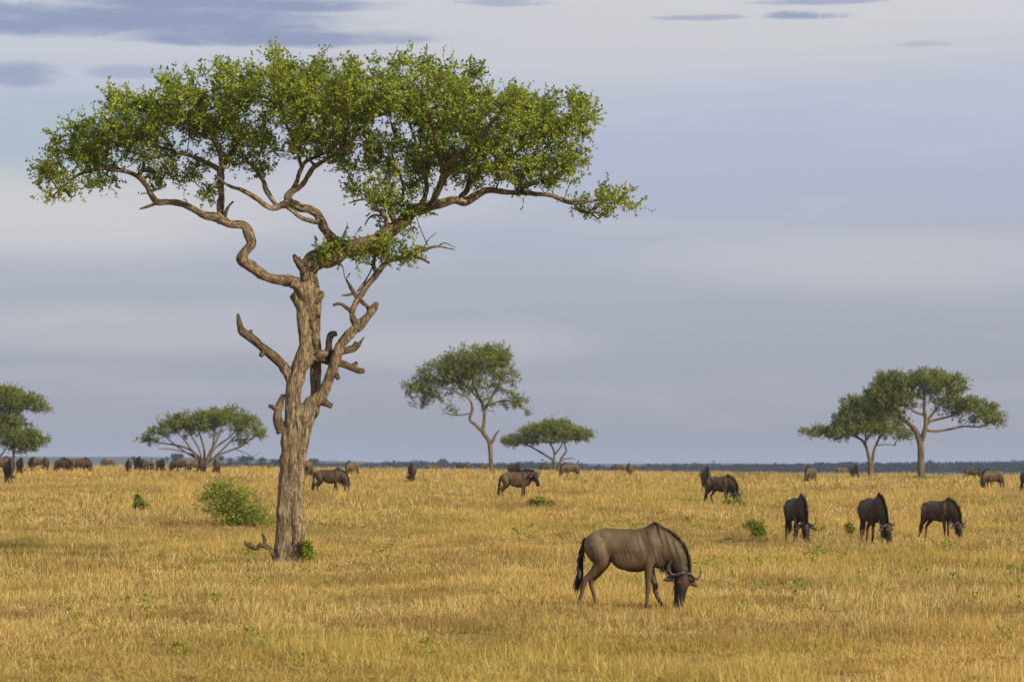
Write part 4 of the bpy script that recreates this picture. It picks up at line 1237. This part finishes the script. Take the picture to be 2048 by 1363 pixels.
    blend((.085, .048, .03), sm(-z, -.42, -.15) * .75 * (hs < -.05))
    blend((.05, .038, .028), sm(z, 1.235, 1.268) * sm(.045 - np.abs(y), 0, .03) * .85)   # dorsal line
    blend((.05, .035, .025), sm(-z, -.14, -.05) * .8)
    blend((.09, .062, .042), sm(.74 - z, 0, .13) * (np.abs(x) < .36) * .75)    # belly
    st = vnoise(co * np.array([1, .25, .16]) + .30 * (z[:, None] * np.array([1.0, 0, 0])), 30, 5)
    blend((.055, .040, .030), sm(st, .54, .74) * .42 * sm(x, -.15, .45) * sm(z, .64, .80))
    # dark withers cape
    blend((.03, .023, .018), sm(z, 1.25, 1.33) * sm(x, .3, .5) * .7)
    shl = np.abs(x - .575 - .16 * (1.36 - z))
    blend((.022, .017, .013), sm(.034 - shl, 0, .024) * sm(z, 1.10, 1.22) * .9)
    shl = np.abs(x - .50 - .32 * (1.36 - z) + .12)
    blend((.04, .030, .022), sm(.016 - shl, 0, .014) * sm(z, 1.16, 1.24) * .7)
    blend((.075, .052, .036), sm(x, .52, .70) * sm(.95 - z, 0, .2) * .7)        # dark chest and throat
    tp_ = np.interp(hs, [-.1, .15, .3, .6], [1, 1, .78, .82])
    nearhead = sm(hs, -.09, .0) * ((hl / .12) ** 2 + (hn / .13) ** 2 < (1.08 * tp_) ** 2) * (hs < .6)
    blend((.05, .033, .024), nearhead)
    blend((.15, .075, .040), nearhead * sm(.13 - np.abs(hs - .11), 0, .1) * sm(hn, .03, .10) * .7)
    blend((.018, .015, .014), nearhead * sm(hs, .14, .24))
    blend((.10, .085, .07), nearhead * sm(hs, .40, .47) * sm(-hn, -.02, .03) * .4)
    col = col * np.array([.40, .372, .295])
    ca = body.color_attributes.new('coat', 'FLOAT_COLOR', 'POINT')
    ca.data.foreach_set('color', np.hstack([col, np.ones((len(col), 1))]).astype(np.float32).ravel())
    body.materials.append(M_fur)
    parts = [('body', body)]
    # mane along the crest
    n = 1500
    t = g.random(n) ** .9
    pth = bez(P0_, P1_, P2_, P3_, t)
    ai = np.interp(t, ts, a_)
    ui = np.stack([np.interp(t, ts, up[:, k]) for k in range(3)], -1); ui /= np.linalg.norm(ui, axis=1)[:, None]
    ti = np.stack([np.interp(t, ts, tg[:, k]) for k in range(3)], -1)
    li = np.stack([np.interp(t, ts, lat[:, k]) for k in range(3)], -1)
    rt = pth + ui * (ai - .03)[:, None] + li * (g.standard_normal(n) * .012)[:, None]
    # the front of the trunk also carries mane up to the withers
    ztop = np.interp(rt[:, 0], [s_[0] for s_ in secs], [s_[1] for s_ in secs])
    rt[:, 2] = np.where((rt[:, 0] < .60), np.maximum(rt[:, 2], ztop - .02), rt[:, 2])
    fall = g.choice([-1, 1], n, p=[.35, .65]) * (1.0 - upright)
    dr = ui * (.55 + upright) - ti * (.55 - .5 * upright) - li * (fall * .6)[:, None] + g.standard_normal((n, 3)) * .16
    V, Qf, tt = hair(rt, dr, (.065 + .055 * g.random(n) + .06 * upright * g.random(n)) * np.interp(t, [0, .15, .8, 1], [.4, 1, 1, .8]), .008, g, 1.5 - 1.4 * upright)
    parts.append(('mane', mesh('mane_' + key, V, Qf, M_hair, False, {'tint': tt * .75})))
    # beard under throat and neck
    n = 420
    t = .30 + .70 * g.random(n)
    pth = bez(P0_, P1_, P2_, P3_, t); ai = np.interp(t, ts, a_)
    ui = np.stack([np.interp(t, ts, up[:, k]) for k in range(3)], -1)
    li = np.stack([np.interp(t, ts, lat[:, k]) for k in range(3)], -1)
    rt = pth - ui * (ai - .02)[:, None] + li * (g.standard_normal(n) * .018)[:, None]
    hd2 = g.random(n) < .35
    sj = g.random(n) * .22
    rt[hd2] = (hp + np.outer(sj, h) - n0 * .09 + np.outer(g.standard_normal(n) * .025, l0))[hd2]
    dr = np.tile(np.array([0, 0, -1.0]), (n, 1)) - ui * .35 + g.standard_normal((n, 3)) * .16
    V, Qf, tt = hair(rt, dr, .10 + .12 * g.random(n), .013, g, .4)
    parts.append(('beard', mesh('beard_' + key, V, Qf, M_hair, False, {'tint': tt})))
    # tail
    acc = Acc()
    tp = catmull(np.array([(-.54, 0, 1.12), (-.585, tail_swing * .1, 1.06), (-.60, tail_swing * .3, .92), (-.615, tail_swing * .6, .74), (-.64, tail_swing, .58)]), 5)
    V, Qf, T = tube(tp, np.interp(np.linspace(0, 1, len(tp)), [0, .2, 1], [.035, .027, .018]), 8)
    acc.add(V, Qf, T, .5)
    n = 520
    u = .15 + .85 * g.random(n) ** .8
    rt = np.stack([np.interp(u, np.linspace(0, 1, len(tp)), tp[:, k]) for k in range(3)], -1)
    dr = np.array([-.16, 0, -1.0]) + g.standard_normal((n, 3)) * .13
    V, Qf, tt = hair(rt, dr, .18 + .26 * g.random(n) * u, .022, g, .25)
    acc.add(V, Qf, None, tt * .7)
    V, f, a = acc.get()
    parts.append(('tail', mesh('tail_' + key, V, f, M_hair, False, {'tint': a})))
    for sg in (-1, 1):
        hpnts = [Hd(-v, nn, sg * l) for (l, v, nn) in [(.02, .02, .075), (.062, .012, .08), (.115, -.016, .07), (.17, -.034, .055), (.222, -.014, .045), (.25, .04, .035), (.245, .09, .03), (.228, .13, .028), (.218, .148, .03)]]
        pw = catmull(np.array(hpnts), 5)
        V, Qf, T = tube(pw, np.interp(np.linspace(0, 1, len(pw)), [0, .12, .4, .7, 1], [.034, .035, .020, .012, .003]), 10, .05)
        parts.append(('horn', mesh('horn_' + key, V, [Qf, T], M_horn, True)))
        # ear: a cupped leaf
        er = []
        for u in np.linspace(0, 1, 7):
            c = Hd(.04 + .085 * u, -.005 - .02 * u, sg * (.085 + .19 * u))
            w = .060 * math.sin(math.pi * min(1, .18 + .80 * u) ** .9) + .003
            er.append([c + h * w * .95, c - n0 * w * .55, c - h * w * .95, c + n0 * w * .12])
        V = np.array(er).reshape(-1, 3)
        i = np.arange(6)[:, None] * 4; j = np.arange(4)[None]
        Qf = np.stack([i + j, i + (j + 1) % 4, i + 4 + (j + 1) % 4, i + 4 + j], -1).reshape(-1, 4)
        parts.append(('ear', mesh('ear_' + key, V, [Qf, np.array([[24, 25, 26, 27]])], M_ear, True, {'tint': np.tile([.9, .1, .6, .3], 7)})))
        V, Qf, T = ellipsoid(Hd(.122, .060, sg * .098), (.018, .018, .018), 8, 6)
        parts.append(('eye', mesh('eye_' + key, V, [Qf, T], M_eye, True)))
    return parts


S0 = [(0, 0, 0), (.05, .07, 0), (.02, .02, 0), (-.02, -.05, 0)]
POSES = {
    'graze_turned': build_pose('graze_turned', (.985, -.02, .56), (.84, 0, 1.02), (.93, 0, .80), (-.16, -.10, -1), 1.0, 0, [(.11, .21, 0), (0, -.01, 0), (.10, .20, 0), (.0, -.06, 0)], 1, .18),
    'graze': build_pose('graze', (.97, .0, .56), (.84, 0, 1.02), (.92, 0, .80), (.18, 0, -1), .15, 0, S0, 2, .45),
    'graze_left': build_pose('graze_left', (.96, .05, .56), (.84, 0, 1.02), (.91, .02, .80), (.15, .12, -1), -.45, 0, [(.06, .10, 0), (-.04, -.10, 0), (-.04, -.07, 0), (.08, .14, 0)], 3, .95),
    'graze_step': build_pose('graze_step', (.98, -.03, .54), (.85, 0, 1.0), (.93, 0, .78), (.10, -.05, -1), .4, 0, [(-.07, -.16, 0), (.08, .15, 0), (.10, .22, 0), (-.05, -.12, 0)], 4, .3),
    'head_up': build_pose('head_up', (.95, -.10, 1.20), (.66, 0, 1.16), (.82, -.03, 1.22), (.34, -.30, -.90), .75, 0, [(.02, .05, 0), (-.03, -.06, 0), (.05, .10, 0), (-.05, -.08, 0)], 5, .4),
}


def wildebeest(px, d, deg, pose, label, shade=(1, 1, 1), scale=1.0, sink=0.0):
    b = G(px, d); b[2] -= sink
    root = thing('wildebeest', label, 'wildebeest', b, R(deg), 'wildebeest herd grazing on the plain', scale)
    for nm, me in POSES[pose]:
        if d > 225 and nm == 'eye': continue
        o = obj(nm, me, root)
        if nm == 'body': o.color = (*shade, 1)
    return root


DK = (.60, .53, .47); MD = (.88, .79, .69); LT = (1.2, 1.08, .92); RD = (.92, .79, .66)
for w in [
    (1240.5, 47.2, -4, 'graze_turned', 'nearest and largest wildebeest, seen side-on grazing with head turned towards us', (1.06, 1.04, 1.0)),
    (1592, 88, -80, 'graze', 'dark wildebeest grazing nearly head-on, left one of three in a row', DK),
    (1743, 86, -76, 'graze_left', 'wildebeest grazing head-on with wide curved horns, middle one of three in a row', (.80, .72, .64)),
    (1872, 92, -52, 'graze', 'brown wildebeest with bristling mane, right one of three in a row', MD),
    (1436, 131, -42, 'graze_step', 'wildebeest stepping right while grazing beside a green tuft', MD),
    (1412, 158, -88, 'graze', 'wildebeest mostly hidden behind the rump of the one stepping right', RD),
    (653, 140, -4, 'graze_step', 'dark wildebeest grazing just right of the big tree trunk', DK),
    (616, 188, 80, 'graze', 'brown wildebeest half hidden behind the big trunk and the dark grazer', MD),
    (707, 214, -118, 'graze', 'pale-backed wildebeest just right of the dark grazer by the big trunk', LT),
    (773, 398, 20, 'graze', 'tiny dark wildebeest far off between the pale-backed one and the head-on one', DK),
    (824, 178, -90, 'graze', 'dark wildebeest grazing straight towards us alone in mid plain', DK),
    (863, 396, 10, 'graze', 'tiny reddish wildebeest far off right of the head-on dark one', RD),
    (930, 372, 170, 'graze', 'small dark wildebeest far off left of the tall lopsided acacia', MD),
    (970, 386, 0, 'graze', 'tiny wildebeest touching the left side of the tall acacia trunk', MD),
    (1027, 136, -10, 'head_up', 'wildebeest standing with raised head looking right, only one not grazing', (.95, .9, .85)),
    (1026, 210, -62, 'graze', 'wildebeest whose pale back shows above the standing one', LT),
    (1144, 236, -150, 'graze', 'reddish-brown wildebeest grazing right of the standing one', RD),
    (1094, 384, 180, 'graze', 'tiny dark wildebeest at the foot of the small flat-topped acacia', DK),
    (1259, 262, -98, 'graze', 'small wildebeest with pale mane line, alone right of centre', MD),
    (1241, 384, 180, 'graze', 'tiny brownish wildebeest just behind the small one right of centre', MD),
    (1272, 392, 0, 'graze', 'tiny dark wildebeest just right behind the small one right of centre', DK),
    (1622, 200, -116, 'graze', 'grey-backed wildebeest grazing leftward above the three in a row', MD),
    (1707, 250, -80, 'graze_left', 'small wildebeest grazing head-on below the forked acacia', MD),
    (1682, 388, 0, 'graze', 'tiny wildebeest far off left of the forked acacia trunk', LT),
    (1942, 276, -24, 'graze', 'small reddish wildebeest right of the pale straight trunk', RD),
    (1990, 178, -146, 'graze', 'wildebeest grazing leftward near the right photo edge', MD),
    (2054, 165, -75, 'graze', 'wildebeest cut off by the right photo edge', DK),
    (17, 152, -76, 'graze', 'dark wildebeest grazing head-on at the left photo edge', DK),
    (-4, 212, 5, 'graze', 'pale brown wildebeest cut off by the left photo edge behind the dark one', RD),
    (40, 200, -74, 'graze', 'brown wildebeest just right behind the dark one at the left edge', (.9, .75, .62)),
    (64, 232, -80, 'graze', 'small dark wildebeest second to the right of the dark left-edge one', DK),
    (80, 268, 180, 'graze', 'small pale wildebeest behind the far-left cluster', LT),
    (92, 250, -90, 'graze', 'small dark upright wildebeest at the right end of the far-left cluster', DK),
    (121, 228, -36, 'graze', 'stout reddish wildebeest, left one of a touching pair on the left', RD),
    (140, 255, 160, 'graze', 'pale wildebeest showing between the reddish touching pair on the left', LT),
    (157, 236, -18, 'graze', 'brown wildebeest, right one of a touching pair on the left', (1.05, .82, .64)),
    (220, 362, 190, 'graze', 'lone small orange-brown wildebeest between left pair and the cluster', RD),
    (257, 234, -84, 'graze', 'dark wildebeest at the left end of the cluster beside the broad acacia', DK),
    (275, 258, -70, 'graze', 'small black wildebeest second from left in the cluster by the broad acacia', (.52, .46, .42)),
    (290, 234, -96, 'graze', 'dark pointed-back wildebeest in the middle of the cluster by the broad acacia', DK),
    (304, 268, 100, 'graze', 'light brown wildebeest fourth from left in the cluster by the broad acacia', LT),
    (320, 244, -64, 'graze', 'brown wildebeest at the right end of the cluster by the broad acacia', (1.1, .88, .66)),
    (366, 240, 176, 'graze_step', 'side-on wildebeest left of the broad acacia stems', MD),
    (386, 250, 5, 'graze', 'pale brown wildebeest in front of the broad acacia stems', (1.2, 1.0, .8)),
    (404, 236, -95, 'graze', 'black wildebeest grazing in front of the broad acacia trunk', (.58, .5, .45)),
    (434, 224, -94, 'graze', 'dark round-backed wildebeest right of the broad acacia trunk', DK),
    (534, 400, 190, 'graze', 'tiny dark wildebeest just left of the big trunk', DK),
]:
    w = list(w)
    kq = int(w[0] * 7 + w[1] * 13) % 10
    if w[1] > 170 and w[3] == 'graze' and kq in (2, 5, 8): w[3] = 'graze_step' if kq != 5 else 'graze_left'
    wildebeest(*w, scale=1.0 if w[1] < 60 else .95 + .012 * kq)


# ------------------------------------------------------------------ bushes, herbs and the fallen branch
def bush(name, px, d, w, h, n, label, seed, leaf=.09, mat=None, depth=None, cat='bush', sprigs=6, leaves=7, drop=.0):
    g = np.random.default_rng(seed)
    b = G(px, d)
    root = thing(name, label, cat, b, group='green bushes and herbs in the grass')
    q = g.standard_normal((n * 2, 3)); q /= np.linalg.norm(q, axis=1)[:, None]
    q[:, 2] = np.abs(q[:, 2])
    q *= (g.random(n * 2) ** .4)[:, None]
    q = q[vnoise(q, 2.2, seed) > .42][:n]
    skew = 1 - .35 * q[:, 0]
    tips = np.stack([q[:, 0] * w / 2, q[:, 1] * (depth or w) / 2, q[:, 2] * h * skew * .95 + .06], -1) + b
    nodes = np.array([b + np.array([g.standard_normal() * w * .06, g.standard_normal() * w * .06, z]) for z in (-.02, 0, .02, .05, .02, 0, .01)])
    finish_tree(root, tips, nodes, g, d, .006, .03, sprigs, leaves, max(.10, min(.4, h * .3)), leaf, .5, mat or M_leaf_bush, M_twig, b, seglen=.25)
    return root


bush('green_bush', 470, 103, 2.5, 1.40, 170, 'round bright green bush left of the big trunk', 3, .085, sprigs=5)
bush('green_bush', 278, 118, .5, .55, 22, 'small green shrub left of the round bush', 4, .09, M_leaf_far)
bush('green_bush', 1850, 262, 4.6, .42, 60, 'long low dark green bush under the pale straight trunk', 5, .2, M_leaf_far)
bush('green_bush', 1470, 127, .9, .42, 34, 'green tuft at the muzzle of the stepping wildebeest', 6, .09, M_leaf_far)
bush('green_bush', 1085, 126, 1.4, .36, 44, 'low green tuft in front of the standing wildebeest', 7, .08, M_leaf_far)
bush('green_bush', 1518, 92, .45, .5, 34, 'dark green herb left of the three wildebeest in a row', 8, .08, M_leaf_far)
bush('green_bush', 1700, 93, .3, .34, 20, 'small green herb between two of the three wildebeest', 9, .07, M_leaf_far)
bush('green_bush', 616, 68.2, .16, .40, 14, 'leafy green shoot at the right foot of the big trunk', 10, .09)
bush('green_bush', 1640, 96, .45, .22, 12, 'low green herb right of the left wildebeest in the row', 11, .07, M_leaf_far)
bush('green_bush', 1500, 100, .7, .24, 18, 'spreading green herb above the dark one left of the row', 12, .07, M_leaf_far)

# small green herbs sprinkled through the grass
def herb_mesh(seed, n, rad, h, leaf):
    g = np.random.default_rng(seed)
    a = g.random(n) * 6.283; r = rad * np.sqrt(g.random(n))
    p = np.stack([r * np.cos(a), r * np.sin(a), h * g.random(n)], -1)
    V, Qf, t = leaf_cloud(p, g.standard_normal((n, 3)) + np.array([0, 0, .6]), leaf, g, .5)
    return mesh('herb', V, Qf, M_leaf_bush, False, {'tint': t})


herbs = [herb_mesh(k, 26, .10, .17, .06) for k in range(3)] + [herb_mesh(10 + k, 50, .22, .2, .07) for k in range(2)]
x, d = wedge(28, 150, .32, gg)
p3 = np.stack([x, d * .6, np.zeros_like(x)], -1)
kp = (vnoise(p3, .22, 2.2) + .35 * gg.random(len(x))) > .82
x, d = x[kp], d[kp]
s = .6 + .8 * gg.random(len(x))
scatter('green_herbs', herbs, np.stack([x, d, gz(x, d)], -1), np.stack([0 * x, 0 * x, gg.random(len(x)) * 6.28], -1), np.stack([s, s, s], -1), gg.integers(0, 5, len(x)),
        'small green herbs sprinkled through the dry grass', 'herbs')

# bare branch lying against the trunk
fb = thing('fallen_branch', 'dark bare branch lying in the grass against the foot of the big trunk', 'branch', G(530, 68.3))
o3 = np.array(fb.location)
for k, lp in enumerate([[(548, 1112, 4.5), (541, 1098, 4.5), (533, 1093, 4.5), (522, 1090, 4.5), (512, 1096, 4.5), (503, 1093, 4.5), (496, 1089, 4), (490, 1086, 3)],
                        [(530, 1093, 4), (529, 1080, 3.4), (526, 1070, 2.6), (523, 1066, 1.8)], [(521, 1091, 3), (520, 1084, 2)], [(500, 1092, 3), (499, 1084, 2.2)], [(492, 1087, 3), (490, 1081, 2)]]):
    w, r = limb_world(lp, 68.3)
    pw = catmull(np.hstack([w, r[:, None]]), 5)
    V, Qf, T = tube(pw[:, :3] - o3, pw[:, 3], 8, .2, phase=k)
    obj('stem' if k == 0 else 'side_branch', mesh('stem', V, [Qf, T], M_bark_dead, True, grain=tube_grain(pw[:, :3], pw[:, 3], 8, k)), fb)

# ------------------------------------------------------------------ haze over the plain
m = bpy.data.materials.new('thin_haze'); m.use_nodes = True
N = NT(m.node_tree); m.node_tree.nodes.clear()
vol = N.n('ShaderNodeVolumePrincipled')
vol.inputs['Color'].default_value = (.58, .72, 1.0, 1)
vol.inputs['Density'].default_value = .00013
vol.inputs['Anisotropy'].default_value = 0.0
oo = N.n('ShaderNodeOutputMaterial'); N.l(vol.outputs[0], oo.inputs['Volume'])
x0, x1, y0, y1, z0, z1 = -9500, 9500, -1000, 14500, -6.0, 26.0
V = np.array([(x, y, z) for z in (z0, z1) for y in (y0, y1) for x in (x0, x1)], float)
Qf = np.array([(0, 2, 3, 1), (4, 5, 7, 6), (0, 1, 5, 4), (2, 6, 7, 3), (0, 4, 6, 2), (1, 3, 7, 5)])
obj('haze', mesh('haze', V, Qf, m), kind='stuff')
